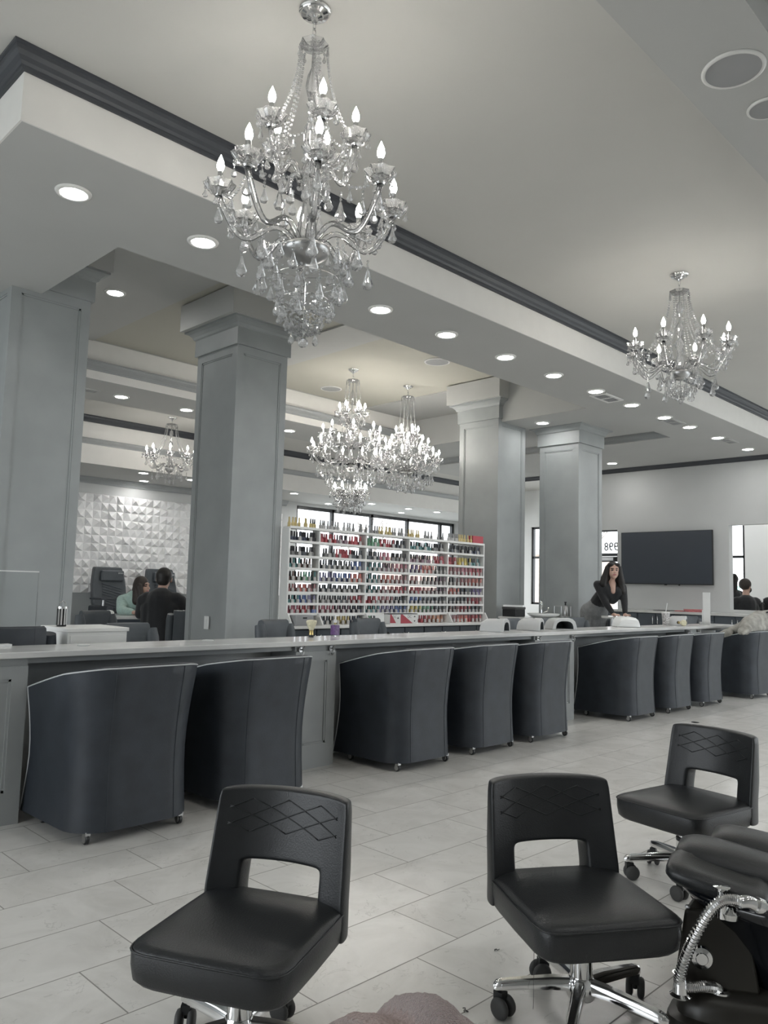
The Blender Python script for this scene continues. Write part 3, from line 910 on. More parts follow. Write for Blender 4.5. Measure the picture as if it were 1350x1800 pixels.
# ------------------------------------------------------------------ the manicure counter
CT = 0.81
ct = tag(MB().box(-1.2, 3.90, CT - 0.03, 10.4, 4.30, CT).build('countertop', M['quartz'], None, bevel=0.004), 'long white quartz countertop running across the whole room', 'countertop')
def pier(x0, x1, label):
    t = thing('counter_cabinet', label, 'cabinet', ((x0 + x1) / 2, 4.10, 0), 0, 'panelled cabinets under the counter')
    w = (x1 - x0) / 2
    MB().box(-w, -0.15, 0.0, w, 0.15, CT - 0.031).build('body', M['cabinet'], t)
    f = MB()
    s, y = 0.075, -0.162
    f.box(-w, y, 0.0, -w + s, -0.15, 0.74); f.box(w - s, y, 0.0, w, -0.15, 0.74)
    f.box(-w + s, y, 0.68, w - s, -0.15, 0.74); f.box(-w + s, y, 0.0, w - s, -0.15, 0.15)
    q = 0.012
    f.box(-w + s, y + 0.005, 0.15, -w + s + q, -0.15, 0.68); f.box(w - s - q, y + 0.005, 0.15, w - s, -0.15, 0.68)
    f.box(-w + s, y + 0.005, 0.68 - q, w - s, -0.15, 0.68); f.box(-w + s, y + 0.005, 0.15, w - s, -0.15, 0.15 + q)
    f.build('panel_frame', M['cabinet'], t)
    return t
pier(1.10, 1.53, 'grey panelled counter cabinet at the left edge, before the first tub chair')
pier(3.19, 3.53, 'narrow grey counter cabinet between the second and third tub chairs')
pier(5.86, 6.50, 'grey counter cabinet behind the fifth tub chair')
pier(8.96, 9.30, 'grey counter cabinet behind the eighth tub chair')
for a, b, w in ((-1.2, 1.10, 'left of the first counter cabinet'), (1.53, 3.19, 'behind the two nearest tub chairs'), (3.53, 5.86, 'behind the third and fourth tub chairs'), (6.50, 8.96, 'behind the sixth and seventh tub chairs'), (9.30, 10.4, 'behind the chair with the coat')):
    mp = thing('knee_panel', 'grey recessed knee panel under the counter, ' + w, 'counter panel', ((a + b) / 2, 4.2, 0))
    h = (b - a) / 2 - 0.002
    MB().box(-h, 0.0, 0.0, h, 0.03, CT - 0.031).build('board', M['cabinet'], mp)
    MB().box(-h, -0.225, CT - 0.062, h, 0.0, CT - 0.031).build('apron_rail', M['cabinet'], mp)
def hook(x, label):
    t = thing('purse_hook', label, 'hook', (x, 3.936, 0.745), 0)
    MB().lathe([(0.0, 0.0), (0.016, 0.0), (0.016, 0.004), (0, 0.004)], 14, axis='y', c=(0, -0.002, 0.01)).build('plate', M['satin'], t)
    p = [(0, 0.0, 0.012), (0, -0.02, 0.01), (0, -0.032, -0.006), (0, -0.028, -0.024), (0, -0.014, -0.030), (0, -0.006, -0.020)]
    MB().tube(p, 0.0045, 6).build('hook_rod', M['satin'], t, smooth=True)
    MB().tube([(0, -0.012, 0.012), (0.012, -0.03, 0.032)], 0.004, 6).build('upper_prong', M['satin'], t)
for x, l in ((3.225, 'left metal purse hook on the narrow cabinet beside the second tub chair'), (3.48, 'right metal purse hook on the narrow cabinet beside the third tub chair'), (5.90, 'left metal purse hook on the cabinet behind the fifth tub chair'), (6.46, 'right metal purse hook on the cabinet behind the fifth tub chair'), (8.985, 'left metal purse hook above the seventh and eighth tub chairs'), (9.24, 'right metal purse hook above the eighth tub chair')): hook(x, l)
for x, y, l in ((1.90, 4.16, 'round cable cover in the counter top in front of the white cabinet'), (2.71, 4.21, 'round cable cover in the counter top below the light switch')):
    g = MB().lathe([(0.0, 0), (0.035, 0), (0.033, 0.004), (0.026, 0.005), (0, 0.004)], 20, (x, y, CT + 0.0005)).build('cable_grommet', M['silver_plastic'], None, smooth=True)
    tag(g, l, 'cable cover')

# ------------------------------------------------------------------ tub chairs on casters
def tub_chair(label, group):
    t = thing('tub_chair', label, 'chair', (0, 0, 0), 0, group)
    hw, yb, R_ = 0.302, -0.285, 0.165
    path = []                     # (x, y, nx, ny, u) u: 0 at back centre .. 1 at the arm front
    side = []
    def add(x, y, nx, ny): side.append((x, y, nx, ny))
    for i in range(5): add(0.0 + (hw - R_) * i / 4, yb, 0, -1)
    for i in range(1, 9):
        a = -pi / 2 + (pi / 2) * i / 8
        add(hw - R_ + R_ * cos(a), yb + R_ + R_ * sin(a), cos(a), sin(a))
    for i in range(1, 9):
        add(hw, yb + R_ + (0.245 - yb - R_) * i / 8, 1, 0)
    L_ = [0.0]
    for a, b in zip(side[:-1], side[1:]): L_.append(L_[-1] + math.hypot(b[0] - a[0], b[1] - a[1]))
    full = [(-x, y, -nx, ny, l / L_[-1]) for (x, y, nx, ny), l in zip(side, L_)][:0:-1] + [(x, y, nx, ny, l / L_[-1]) for (x, y, nx, ny), l in zip(side, L_)]
    def top(u):
        k = max(0.0, (u - 0.26) / 0.74)
        return 0.762 - 0.118 * k ** 1.3 + 0.004 * cos(u * 3)
    zs = [0.055, 0.10, 0.22, 0.36, 0.48, 0.60, 0.70, 0.80, 0.88, 0.95, 1.0]   # fractions of top above
    def flare(q): # outward offset against height fraction
        return 0.004 - 0.016 * sin(pi * min(1, q * 1.05)) + 0.030 * max(0, q - 0.45) ** 1.4 * 2
    vs, fs = [], []
    sec = 0
    for (x, y, nx, ny, u) in full:
        zt = top(u)
        ring = []
        for q in zs:
            z = 0.052 + (zt - 0.052) * ((q - 0.055) / 0.945)
            fr = flare(q)
            yy = y + ny * fr
            if u > 0.72: yy += (u - 0.72) / 0.28 * 0.075 * (1 - q) ** 1.3
            ring.append((x + nx * fr, yy, z))
        fo = flare(1.0)
        ring.append((x + nx * (fo - 0.012), y + ny * (fo - 0.012), zt + 0.012))
        th = 0.075
        ring.append((x + nx * (fo - th * 0.6), y + ny * (fo - th * 0.6), zt + 0.010))
        ring.append((x + nx * (fo - th), y + ny * (fo - th), zt - 0.012))
        for q in (0.75, 0.5, 0.0):
            z = 0.052 + (zt - 0.052) * q
            yy = y + ny * (fo - th)
            if u > 0.72: yy += (u - 0.72) / 0.28 * 0.075 * (1 - q) ** 1.3
            ring.append((x + nx * (fo - th), yy, z))
        sec = len(ring)
        vs += ring
    n = len(full)
    for i in range(n - 1):
        for k in range(sec):
            a, b = i * sec + k, i * sec + (k + 1) % sec
            fs.append((a, b, b + sec, a + sec))
    fs.append(tuple(range(sec))); fs.append(tuple(reversed(range((n - 1) * sec, n * sec))))
    MB().add(vs, fs).build('shell', M['barrel'], t, smooth=True, auto=50)
    # pale piping along the outer top edge and down the arm fronts
    pts = []
    for i in range(n):
        p = vs[i * sec + len(zs) - 1]
        nx, ny = full[i][2], full[i][3]
        pts.append((p[0] + nx * 0.001, p[1] + ny * 0.001, p[2] + 0.004))
    down0 = [vs[k] for k in range(len(zs) - 1)]
    down1 = [vs[(n - 1) * sec + k] for k in range(len(zs) - 1)]
    MB().tube(down0 + pts + down1[::-1], 0.0034, 6).build('piping', M['piping'], t, smooth=True)
    # back seams
    sm = MB()
    for xx in (-0.165, 0.165):
        best = min(range(n), key=lambda i: abs(full[i][0] - xx) + (0 if full[i][1] < yb + 0.1 else 9))
        sm.tube([(vs[best * sec + k][0], vs[best * sec + k][1] - 0.0005, vs[best * sec + k][2]) for k in range(len(zs))], 0.0022, 5)
    sm.build('back_seam', M['barrel'], t)
    c = MB().box(-0.232, -0.20, 0.30, 0.232, 0.27, 0.445)
    c.build('seat_cushion', M['barrel'], t, bevel=0.035, seg=4, smooth=True)
    MB().box(-0.235, -0.21, 0.055, 0.235, 0.285, 0.30).build('seat_base', M['barrel'], t, bevel=0.01)
    for (x, y) in ((-0.235, -0.235), (0.235, -0.235), (-0.235, 0.20), (0.235, 0.20)):
        cb = MB().box(-0.012, -0.012, 0.040, 0.012, 0.012, 0.056).box(-0.013, -0.004, 0.012, -0.010, 0.018, 0.045).box(0.010, -0.004, 0.012, 0.013, 0.018, 0.045)
        co = cb.build('caster', M['satin'], t)
        co.location = (x, y, 0)
        w = MB().lathe([(0.0, -0.009), (0.020, -0.009), (0.0235, -0.006), (0.0235, 0.006), (0.020, 0.009), (0, 0.009)], 18, axis='x', c=(0, 0.008, 0.0235))
        w.build('wheel', M['black'], co, smooth=True, auto=40)
        MB().lathe([(0.009, -0.0108), (0.0165, -0.0108), (0.0165, 0.0108), (0.009, 0.0108)], 16, axis='x', c=(0, 0.008, 0.0235)).build('wheel_ring', M['satin'], co)
    return t
GT = 'black tub chairs lined up along the counter'
tubs = [(1.862, 3.672, 0.03, 'nearest tub chair of black leather with pale piping, at the lower left'),
        (2.645, 3.72, 0.01, 'second black tub chair from the left, half hidden behind the nearest one'),
        (3.955, 3.76, 0.0, 'third black tub chair, just right of the narrow counter cabinet with hooks'),
        (4.735, 3.78, 0.01, 'fourth black tub chair, between the third one and the one below the arched lamp'),
        (5.47, 3.77, -0.02, 'fifth black tub chair, in front of the wide counter cabinet'),
        (7.06, 3.79, 0.0, 'sixth black tub chair, with its long side in view below the leaning woman'),
        (7.85, 3.78, 0.0, 'seventh black tub chair, in front of the tumbler with a straw'),
        (8.62, 3.77, 0.0, 'eighth black tub chair, narrow in view, just left of the chair with the coat'),
        (9.78, 3.66, -0.06, 'ninth black tub chair at the right edge, with a pale coat over its back')]
t0 = tub_chair(tubs[0][3], GT)
t0.location = (tubs[0][0], tubs[0][1], 0); t0.rotation_euler = (0, 0, tubs[0][2])
for x, y, a, l in tubs[1:]: dup(t0, (x, y, 0), a, l, GT)

# ------------------------------------------------------------------ staff chairs behind the counter
def rbox(x0, y0, z0, x1, y1, z1): return MB().box(x0, y0, z0, x1, y1, z1)
def staff_chair(label, group, matl):
    t = thing('staff_chair', label, 'chair', (0, 0, 0), 0, group)   # sitter faces -Y, back at +Y
    b = MB()
    prof = []
    for i in range(9):
        x = -0.15 + 0.30 * i / 8
        prof.append((x, 0.17 + 0.025 * (1 - (x / 0.15) ** 2)))
    for i, (x, y) in enumerate(prof):
        for (dy, z) in ((0, 0.45), (0, 0.84), (0.01, 0.868), (0.035, 0.88), (0.065, 0.87), (0.075, 0.84), (0.075, 0.45)):
            b.v.append((x, y + dy, z))
    for i in range(8):
        for k in range(7):
            a = i * 7 + k; c = i * 7 + (k + 1) % 7
            b.f.append((a, c, c + 7, a + 7)); b.mi.append(0)
    b.f += [tuple(range(7)), tuple(reversed(range(56, 63)))]; b.mi += [0, 0]
    b.build('backrest', matl, t, smooth=True, auto=50)
    for s in (-1, 1):
        pts = [(s * 0.172, 0.14, 0.42), (s * 0.174, 0.16, 0.60), (s * 0.174, 0.185, 0.78), (s * 0.172, 0.20, 0.838)]
        MB().tube(pts, [0.045, 0.048, 0.048, 0.040], 12).build('side_bolster', matl, t, smooth=True, auto=60)
    rbox(-0.23, -0.25, 0.40, 0.23, 0.17, 0.50).build('seat', matl, t, bevel=0.03, seg=3, smooth=True)
    MB().lathe([(0.03, 0.06), (0.026, 0.1), (0.024, 0.40)], 16).build('gas_lift', M['satin'], t, smooth=True)
    MB().lathe([(0.0, 0.0), (0.25, 0.0), (0.25, 0.012), (0.22, 0.025), (0.04, 0.05), (0.03, 0.06), (0, 0.06)], 28).build('base', M['satin'], t, smooth=True, auto=40)
    return t
GS = 'grey staff chairs behind the counter'
sc0 = staff_chair('slate grey staff chair just right of the white cabinet', GS, M['grey_leather'])
sc0.location = (2.60, 4.83, 0)
sc0.rotation_euler = (0, 0, radians(0))
staff = [(4.02, 5.02, 10, 'slate grey staff chair behind the dust brush at the rack end'),
         (5.08, 5.05, 0, 'slate grey staff chair in front of the red and white carton'),
         (6.90, 4.70, 8, 'slate grey staff chair behind the arched lamp, below the slim window'),
         (7.52, 4.66, -6, 'left one of two touching grey staff chairs below the sink tap'),
         (8.05, 4.70, -12, 'right one of two touching grey staff chairs, left of the woman'),
         (8.97, 4.62, -25, 'grey staff chair right beside the leaning woman'),
         (11.05, 4.72, -30, 'far grey staff chair behind the upright clear sheet'),
         (3.42, 7.0, 10, 'dark staff chair seen over the white cabinet, before the massage chair'),
         (4.47, 7.38, 155, 'grey staff chair behind the man in black')]
for x, y, a, l in staff: dup(sc0, (x, y, 0), radians(a), l, GS)
bk = staff_chair('near black wide staff chair cut by the left edge, behind the counter', GS, M['barrel'])
bk.location = (1.655, 4.72, 0.0); bk.scale = (1.14, 1, 1.02); bk.rotation_euler = (0, 0, pi)
# white cabinet with a chrome canister on it
wc = thing('white_cabinet', 'white staff cabinet standing behind the counter at the left', 'cabinet', (2.12, 4.62, 0))
MB().box(-0.18, -0.16, 0.0, 0.18, 0.20, 0.862).build('body', M['white'], wc)
MB().box(-0.19, -0.17, 0.862, 0.19, 0.21, 0.884).build('top', M['white'], wc, bevel=0.003)
MB().box(-0.165, -0.166, 0.45, 0.165, -0.16, 0.84).build('drawer_front', M['white'], wc)
cn = thing('chrome_canister', 'tall slotted chrome canister on the corner of the white cabinet', 'canister', (1.985, 4.66, 0.885))
MB().lathe([(0.026, 0.0), (0.028, 0.012), (0.0, 0.012)], 18).build('base', M['black'], cn)
MB().lathe([(0.0, 0.012), (0.022, 0.012), (0.022, 0.105), (0.0, 0.105)], 18).build('inner_cup', M['black'], cn)
cb = MB()
for i in range(9):
    a = 2 * pi * i / 9
    cb.box(0.025 * cos(a) - 0.004, 0.025 * sin(a) - 0.004, 0.010, 0.025 * cos(a) + 0.004, 0.025 * sin(a) + 0.004, 0.112)
cb.lathe([(0.020, 0.105), (0.030, 0.105), (0.030, 0.118), (0.020, 0.118)], 18)
cb.build('cage', M['chrome'], cn)
MB().tube([(-0.018, 0, 0.115), (-0.016, 0, 0.14), (0, 0, 0.152), (0.016, 0, 0.14), (0.018, 0, 0.115)], 0.003, 6).build('handle', M['chrome'], cn)
# clear divider at the left
ds = thing('acrylic_divider', 'clear acrylic divider with a pale top edge at the left side', 'divider', (1.40, 4.28, CT))
MB().box(-0.45, 0, 0.0, 0.285, 0.005, 0.39).build('sheet', M['acrylic'], ds)
MB().box(-0.45, -0.001, 0.386, 0.285, 0.006, 0.392).build('top_edge', M['plastic'], ds)
MB().box(-0.3, -0.03, 0, -0.24, 0.03, 0.012).build('foot', M['plastic'], ds)
MB().box(0.1, -0.03, 0, 0.16, 0.03, 0.012).build('foot', M['plastic'], ds)

# ------------------------------------------------------------------ things on the counter
def nail_lamp(label, group):
    """arched curing lamp: the hand tunnel opens toward -Y"""
    t = thing('nail_lamp', label, 'nail lamp', (0, 0, 0), 0, group)
    out = [(-0.135, 0.0), (-0.128, 0.035), (-0.115, 0.072), (-0.085, 0.098), (-0.04, 0.108), (0.04, 0.108), (0.085, 0.098), (0.115, 0.072), (0.128, 0.035), (0.135, 0.0)]
    inn = [(-0.092, 0.0), (-0.090, 0.028), (-0.080, 0.052), (-0.058, 0.069), (-0.025, 0.076), (0.025, 0.076), (0.058, 0.069), (0.080, 0.052), (0.090, 0.028), (0.092, 0.0)]
    ys = [(-0.105, 0.95, 0.94), (-0.095, 1.0, 1.0), (0.06, 0.96, 0.95), (0.10, 0.86, 0.72), (0.112, 0.70, 0.45)]
    vs, fs = [], []
    n = len(out)
    for (y, sx, sz) in ys: vs += [(x * sx, y, 0.004 + z * sz) for x, z in out]
    for i in range(len(ys) - 1):
        for k in range(n - 1): fs.append((i * n + k, i * n + k + 1, (i + 1) * n + k + 1, (i + 1) * n + k))
    b0 = len(vs)
    vs += [(x, -0.105, 0.004 + z) for x, z in inn] + [(x * 0.95, 0.08, 0.004 + z * 0.9) for x, z in inn]
    for k in range(n - 1):
        fs.append((k, b0 + k, b0 + k + 1, k + 1))
    fs.append(tuple(range((len(ys) - 1) * n, len(ys) * n)))
    MB().add(vs, fs).build('housing', M['silver_plastic'], t, smooth=True, auto=35)
    tv, tf = vs[b0:], []
    for k in range(n - 1): tf.append((k, n + k, n + k + 1, k + 1))
    tf.append(tuple(range(n, 2 * n)))
    MB().add(tv, tf).build('tunnel_lining', M['grey_leather'], t, smooth=True, auto=40)
    MB().box(-0.125, -0.10, 0.0, 0.125, 0.09, 0.006).build('base_plate', M['silver_plastic'], t)
    MB().lathe([(0, 0), (0.012, 0), (0.012, 0.004), (0, 0.005)], 14, (0, -0.03, 0.110)).build('button', M['rubber'], t)
    return t
GL = 'nail curing lamps on the counter'
nl = nail_lamp('first silver nail lamp from the left on the counter, its opening turned right', GL)
nl.location = (5.60, 4.18, CT + 0.001); nl.rotation_euler = (0, 0, radians(22))
nl['label'] = 'first silver nail lamp on the counter, nearest the polish rack end'
dup(nl, (6.13, 4.17, CT + 0.001), radians(24), 'second silver nail lamp, right behind the first one by the rack end', GL)
dup(nl, (6.62, 4.17, CT + 0.001), radians(-30), 'silver nail lamp with its dark arch facing the camera, below the slim window', GL)
for q in nl.children: pass
n4 = nail_lamp('white nail lamp on the counter below the hands of the leaning woman', GL)
n4.location = (7.97, 4.18, CT + 0.001); n4.rotation_euler = (0, 0, radians(135))
n5 = dup(nl, (9.18, 4.16, CT + 0.001), radians(20), 'pale nail lamp on the counter just right of the tumbler with a straw', GL)
for q in n4.children:
    if q.name.startswith('housing'): q.data.materials[0] = M['plastic']
    if q.name.startswith('base_plate'): q.data.materials[0] = M['plastic']
M['bristle'] = mat('pale_yellow_bristle', (0.72, 0.68, 0.50), 0.9, noise=0.15, nscale=60, bump=0.6, bscale=400)
M['gold'] = mat('gold_ferrule', (0.55, 0.42, 0.18), 0.3, metal=0.9, noise=0.05)
def dust_brush(label, loc, tilt=None):
    t = thing('dust_brush', label, 'brush', loc, 0)
    b = MB().lathe([(0.013, 0.046), (0.018, 0.055), (0.028, 0.078), (0.036, 0.100), (0.037, 0.110), (0.030, 0.116), (0.012, 0.119), (0, 0.119)], 20)
    b.build('bristles', M['bristle'], t, smooth=True)
    MB().lathe([(0.0165, 0.016), (0.0155, 0.02), (0.0145, 0.044), (0.016, 0.048), (0.0, 0.048)], 18).build('ferrule', M['gold'], t, smooth=True, auto=40)
    MB().lathe([(0.0, 0.0), (0.017, 0.0), (0.0175, 0.003), (0.0165, 0.017), (0, 0.017)], 18).build('base', M['black'], t, smooth=True, auto=40)
    if tilt: t.rotation_euler = tilt
    return t
dust_brush('pale bristle dust brush with gold handle standing on the counter', (3.52, 4.19, CT + 0.001))
b2 = dust_brush('pale dust brush lying on its side below the tumbler', (9.02, 4.08, CT + 0.038), (radians(90), 0, radians(-28)))
bo = thing('lotion_bottle', 'square clear bottle of purple lotion with a pump, on the counter', 'bottle', (3.765, 4.22, CT + 0.001))
MB().box(-0.028, -0.028, 0.0, 0.028, 0.028, 0.095).build('bottle', M['pane'], bo, bevel=0.006)
MB().box(-0.0235, -0.0235, 0.008, 0.0235, 0.0235, 0.078).build('lotion', M['purple_gel'], bo, bevel=0.004)
MB().lathe([(0.011, 0.095), (0.013, 0.10), (0.013, 0.115), (0.006, 0.118), (0.005, 0.14), (0, 0.14)], 14).build('collar', M['plastic'], bo, smooth=True, auto=40)
MB().box(-0.010, -0.010, 0.140, 0.030, 0.010, 0.150).build('pump_head', M['plastic'], bo, bevel=0.003)
tg = MB().lathe([(0, 0), (0.012, 0), (0.008, 0.01), (0.011, 0.014), (0, 0.016)], 12, (4.36, 4.27, CT + 0.001)).build('bottle_cap', M['black'], None, smooth=True)
tag(tg, 'tiny black cap lying on the counter left of the staff chair by the carton', 'cap')
M['speckle'] = mat('speckled_plastic', (0.46, 0.45, 0.45), 0.35, noise=0.75, nscale=90)
tu = thing('tumbler', 'speckled grey tumbler with a clear straw on the counter', 'tumbler', (8.96, 4.2, CT + 0.001))
MB().lathe([(0.0, 0), (0.038, 0), (0.047, 0.145), (0, 0.145)], 20).build('cup', M['speckle'], tu, smooth=True, auto=40)
MB().lathe([(0.049, 0.142), (0.049, 0.152), (0.0, 0.154)], 20).build('lid', M['plastic'], tu)
MB().tube([(0.0, 0, 0.15), (0.015, -0.012, 0.26)], 0.0045, 8).build('straw', M['plastic'], tu)
ac = thing('upright_sheet', 'tall narrow upright pale sheet on a clear foot near the far end of the counter', 'divider', (9.80, 4.08, CT + 0.001))
MB().box(-0.004, -0.06, 0.0, 0.004, 0.03, 0.40).build('sheet', M['plastic'], ac)
MB().box(-0.07, -0.09, 0.0, 0.07, 0.05, 0.035).build('foot', M['acrylic'], ac)
MB().box(-0.006, 0.032, 0.0, 0.02, 0.042, 0.18).build('side_strip', M['plastic'], ac)

# ------------------------------------------------------------------ nail polish rack and its cabinets
RY = 5.95
cabs = [(4.66, 5.28), (5.28, 5.90), (5.90, 6.52), (6.52, 7.14), (7.14, 7.76)]
pos = ['leftmost, behind the lotion bottle', 'second from the left, behind the grey staff chair', 'middle one, below the carton', 'fourth from the left', 'rightmost, behind the first nail lamp']
for (a, b), w in zip(cabs, pos):
    t = thing('base_cabinet', 'slate base cabinet under the polish rack, ' + w, 'cabinet', ((a + b) / 2, RY + 0.02, 0), 0, 'slate cabinets under the rack')
    h = (b - a) / 2 - 0.002
    MB().box(-h, -0.12, 0.08, h, 0.16, 0.755).build('body', M['dark_cab'], t)
    MB().box(-h, -0.08, 0.0, h, 0.16, 0.08).build('plinth', M['black'], t)
    for s in (-1, 1):
        d = MB().box(min(s * 0.006, s * (h - 0.006)), -0.138, 0.10, max(s * 0.006, s * (h - 0.006)), -0.12, 0.745).build('door', M['dark_cab'], t, bevel=0.003)
        MB().lathe([(0.005, 0), (0.005, 0.012), (0.012, 0.018), (0.010, 0.026), (0, 0.028)], 12, axis='y', c=(0, 0, 0)).xform(Matrix.Translation((s * 0.035, -0.138, 0.685)) @ Matrix.Scale(-1, 4, (0, 1, 0))).build('knob', M['chrome'], d, smooth=True)
tag(MB().box(4.64, RY - 0.16, 0.756, 7.78, RY + 0.18, 0.785).build('cabinet_worktop', M['white'], None, bevel=0.003), 'white worktop on the slate cabinets, under the polish rack', 'worktop')
rk = thing('polish_rack', 'tall white open rack full of nail polish, between the two middle columns', 'rack', (0, 0, 0))
ZR = [1.725, 1.590, 1.447, 1.330, 1.205, 1.100, 0.992, 0.895]
bx = [4.55 + 0.10, 5.03, 5.67, 6.33, 6.99, 7.67]
for i, z in enumerate(ZR):
    MB().box(bx[0], RY - 0.05, z - 0.016, bx[-1], RY + 0.06, z).build('shelf', M['white'], rk)
    MB().box(bx[0], RY - 0.054, z - 0.016, bx[-1], RY - 0.050, z + 0.008).build('shelf_lip', M['white'], rk)
for x in bx:
    MB().box(x - 0.008, RY - 0.048, 0.786, x + 0.008, RY + 0.06, ZR[0] - 0.016).build('upright', M['white'], rk)
    MB().prism([(RY - 0.14, 0.786), (RY - 0.05, 0.786), (RY - 0.05, 0.895), (RY - 0.075, 0.895)], x - 0.007, x + 0.007).xform(Matrix(((0, 0, 1, 0), (1, 0, 0, 0), (0, 1, 0, 0), (0, 0, 0, 1)))).build('slanted_end', M['white'], rk)
C_ = dict(gold=(0.55, 0.42, 0.12), black=(0.02, 0.02, 0.025), navy=(0.03, 0.045, 0.09), red=(0.45, 0.03, 0.05), rose=(0.45, 0.19, 0.20), pink=(0.55, 0.16, 0.22), teal=(0.06, 0.24, 0.24), grey=(0.22, 0.22, 0.22), slate=(0.10, 0.12, 0.14),
          mauve=(0.26, 0.14, 0.19), green=(0.12, 0.36, 0.20), blue=(0.07, 0.14, 0.38), lilac=(0.26, 0.24, 0.42), yellow=(0.65, 0.52, 0.06), coral=(0.62, 0.14, 0.10), orange=(0.62, 0.24, 0.10), brown=(0.18, 0.10, 0.08), purple=(0.12, 0.06, 0.24), silver=(0.42, 0.42, 0.42))
rows = [[['gold', 'gold', 'black'], ['silver', 'silver', 'grey'], ['grey', 'gold', 'grey'], ['gold', 'grey', 'grey'], ['silver', 'gold', 'gold']],
        [['navy', 'navy', 'black'], ['red', 'mauve', 'red'], ['green', 'red', 'slate'], ['teal', 'teal', 'grey'], ['slate', 'black', 'navy']],
        [['grey', 'slate', 'grey'], ['grey', 'red', 'slate'], ['slate', 'pink', 'grey'], ['mauve', 'mauve', 'red'], ['red', 'yellow', 'teal']],
        [['teal', 'brown', 'brown'], ['slate', 'grey', 'blue'], ['teal', 'mauve', 'pink'], ['purple', 'coral', 'grey'], ['rose', 'pink', 'red']],
        [['brown', 'green', 'teal'], ['lilac', 'blue', 'coral'], ['teal', 'coral', 'rose'], ['rose', 'grey', 'mauve'], ['grey', 'rose', 'coral']],
        [['rose', 'coral', 'rose'], ['slate', 'grey', 'slate'], ['teal', 'rose', 'red'], ['red', 'rose', 'mauve'], ['coral', 'navy', 'purple']],
        [['teal', 'blue', 'lilac'], ['grey', 'slate', 'red'], ['red', 'rose', 'slate'], ['blue', 'slate', 'slate'], ['slate', 'grey', 'red']],
        [['pink', 'red', 'rose'], ['pink', 'mauve', 'navy'], ['teal', 'lilac', 'blue'], ['yellow', 'green', 'slate'], ['brown', 'red', 'slate']],
        [['grey'], ['slate', 'gold', 'navy'], ['green', 'slate'], ['red', 'orange', 'orange'], ['rose', 'coral', 'red']]]
BM = {}
for k, c in C_.items():
    g_ = sum(c) / 3
    BM[k] = mat('polish_' + k, tuple(0.78 * v + 0.22 * g_ + 0.035 for v in c), 0.3, noise=0.05)
M['label'] = mat('pale_bottle_label', (0.50, 0.49, 0.48), 0.5, noise=0.05)
M['cap_dark'] = mat('dark_bottle_cap', (0.035, 0.035, 0.04), 0.4, noise=0.05)
def bottle_mb(kind, h, zs=1.12):
    mb = MB()
    if kind == 0:     # coloured bottle with its own tall cap
        mb.lathe([(0.0, 0), (0.0125, 0), (0.0135, 0.004), (0.0135, 0.036), (0.009, 0.043), (0.0, 0.043)], 8, mi=0)
        mb.lathe([(0.0078, 0.043), (0.0070, 0.060), (0.0060, h), (0.0, h)], 8, mi=1)
    else:             # white-labelled twin with coloured cap
        mb.lathe([(0.0, 0), (0.0115, 0), (0.0125, 0.003), (0.0125, 0.038), (0.008, 0.044), (0, 0.044)], 8, mi=1)
        mb.lathe([(0.0075, 0.044), (0.0065, h), (0, h)], 8, mi=0)
    mb.v = [(x * 1.25, y * 1.15, z * zs) for x, y, z in mb.v]
    return mb
proto = {}
def bottle(kind, col, top_row, low=False):
    key = (kind, col, top_row, low)
    if key not in proto:
        h = 0.086
        cap = M['cap_dark'] if col in ('black', 'navy', 'slate', 'grey', 'silver', 'teal', 'mauve', 'brown') else BM[col]
        if top_row: cap = BM['gold'] if col == 'gold' else (M['cap_dark'] if col == 'black' else BM['grey'])
        mats = [BM[col if not (top_row and col == 'black') else 'gold'], cap] if kind == 0 else [BM[col], M['label']]
        o = bottle_mb(kind, h, 0.93 if low else 1.12).build('polish_bottle', mats)
        proto[key] = (o, False)
        return o
    o = proto[key][0].copy(); COL.objects.link(o)
    return o
ordn = ['top', 'second', 'third', 'fourth', 'fifth', 'sixth', 'seventh', 'eighth', 'lowest']
bayn = ['leftmost', 'second', 'middle', 'fourth', 'rightmost']
rnd = random.Random(11)
count = 0
rest = MB()
rest_mats, rest_ix = [], {}
def rix(m_):
    if m_.name not in rest_ix:
        rest_ix[m_.name] = len(rest_mats); rest_mats.append(m_)
    return rest_ix[m_.name]
jobs = []
for r in range(9):
    zb = ZR[r] if r < 8 else 0.786
    for b in range(5):
        x0, x1 = bx[b] + 0.022, bx[b + 1] - 0.022
        if r == 8 and b == 0: continue
        if r == 8 and b == 2: x1 = x0 + 0.20
        if r == 8 and b == 3: x0 = x0 + 0.22
        pal = rows[r][b]
        n = int((x1 - x0) / 0.0335)
        for i in range(n):
            if r == 0 and rnd.random() < 0.16: continue
            if rnd.random() < 0.03: continue
            seg = pal[min(len(pal) - 1, int(i / n * len(pal)))]
            kind = 1 if (r > 2 and i % 2 == 1) or (r in (1, 2) and i % 4 == 3) else 0
            dy = -0.032 if kind == 1 else rnd.uniform(-0.024, 0.02)
            x = x0 + (i + 0.5) * (x1 - x0) / n
            jobs.append((x, RY + dy, zb + 0.001, kind, seg, r, b, True))
            if r > 0: jobs.append((x + 0.016, RY + 0.036, zb + 0.001, 0, seg, r, b, False))
jobs.sort(key=lambda j: (j[6] > 1, j[0] if j[6] > 1 else 0, j[5]))
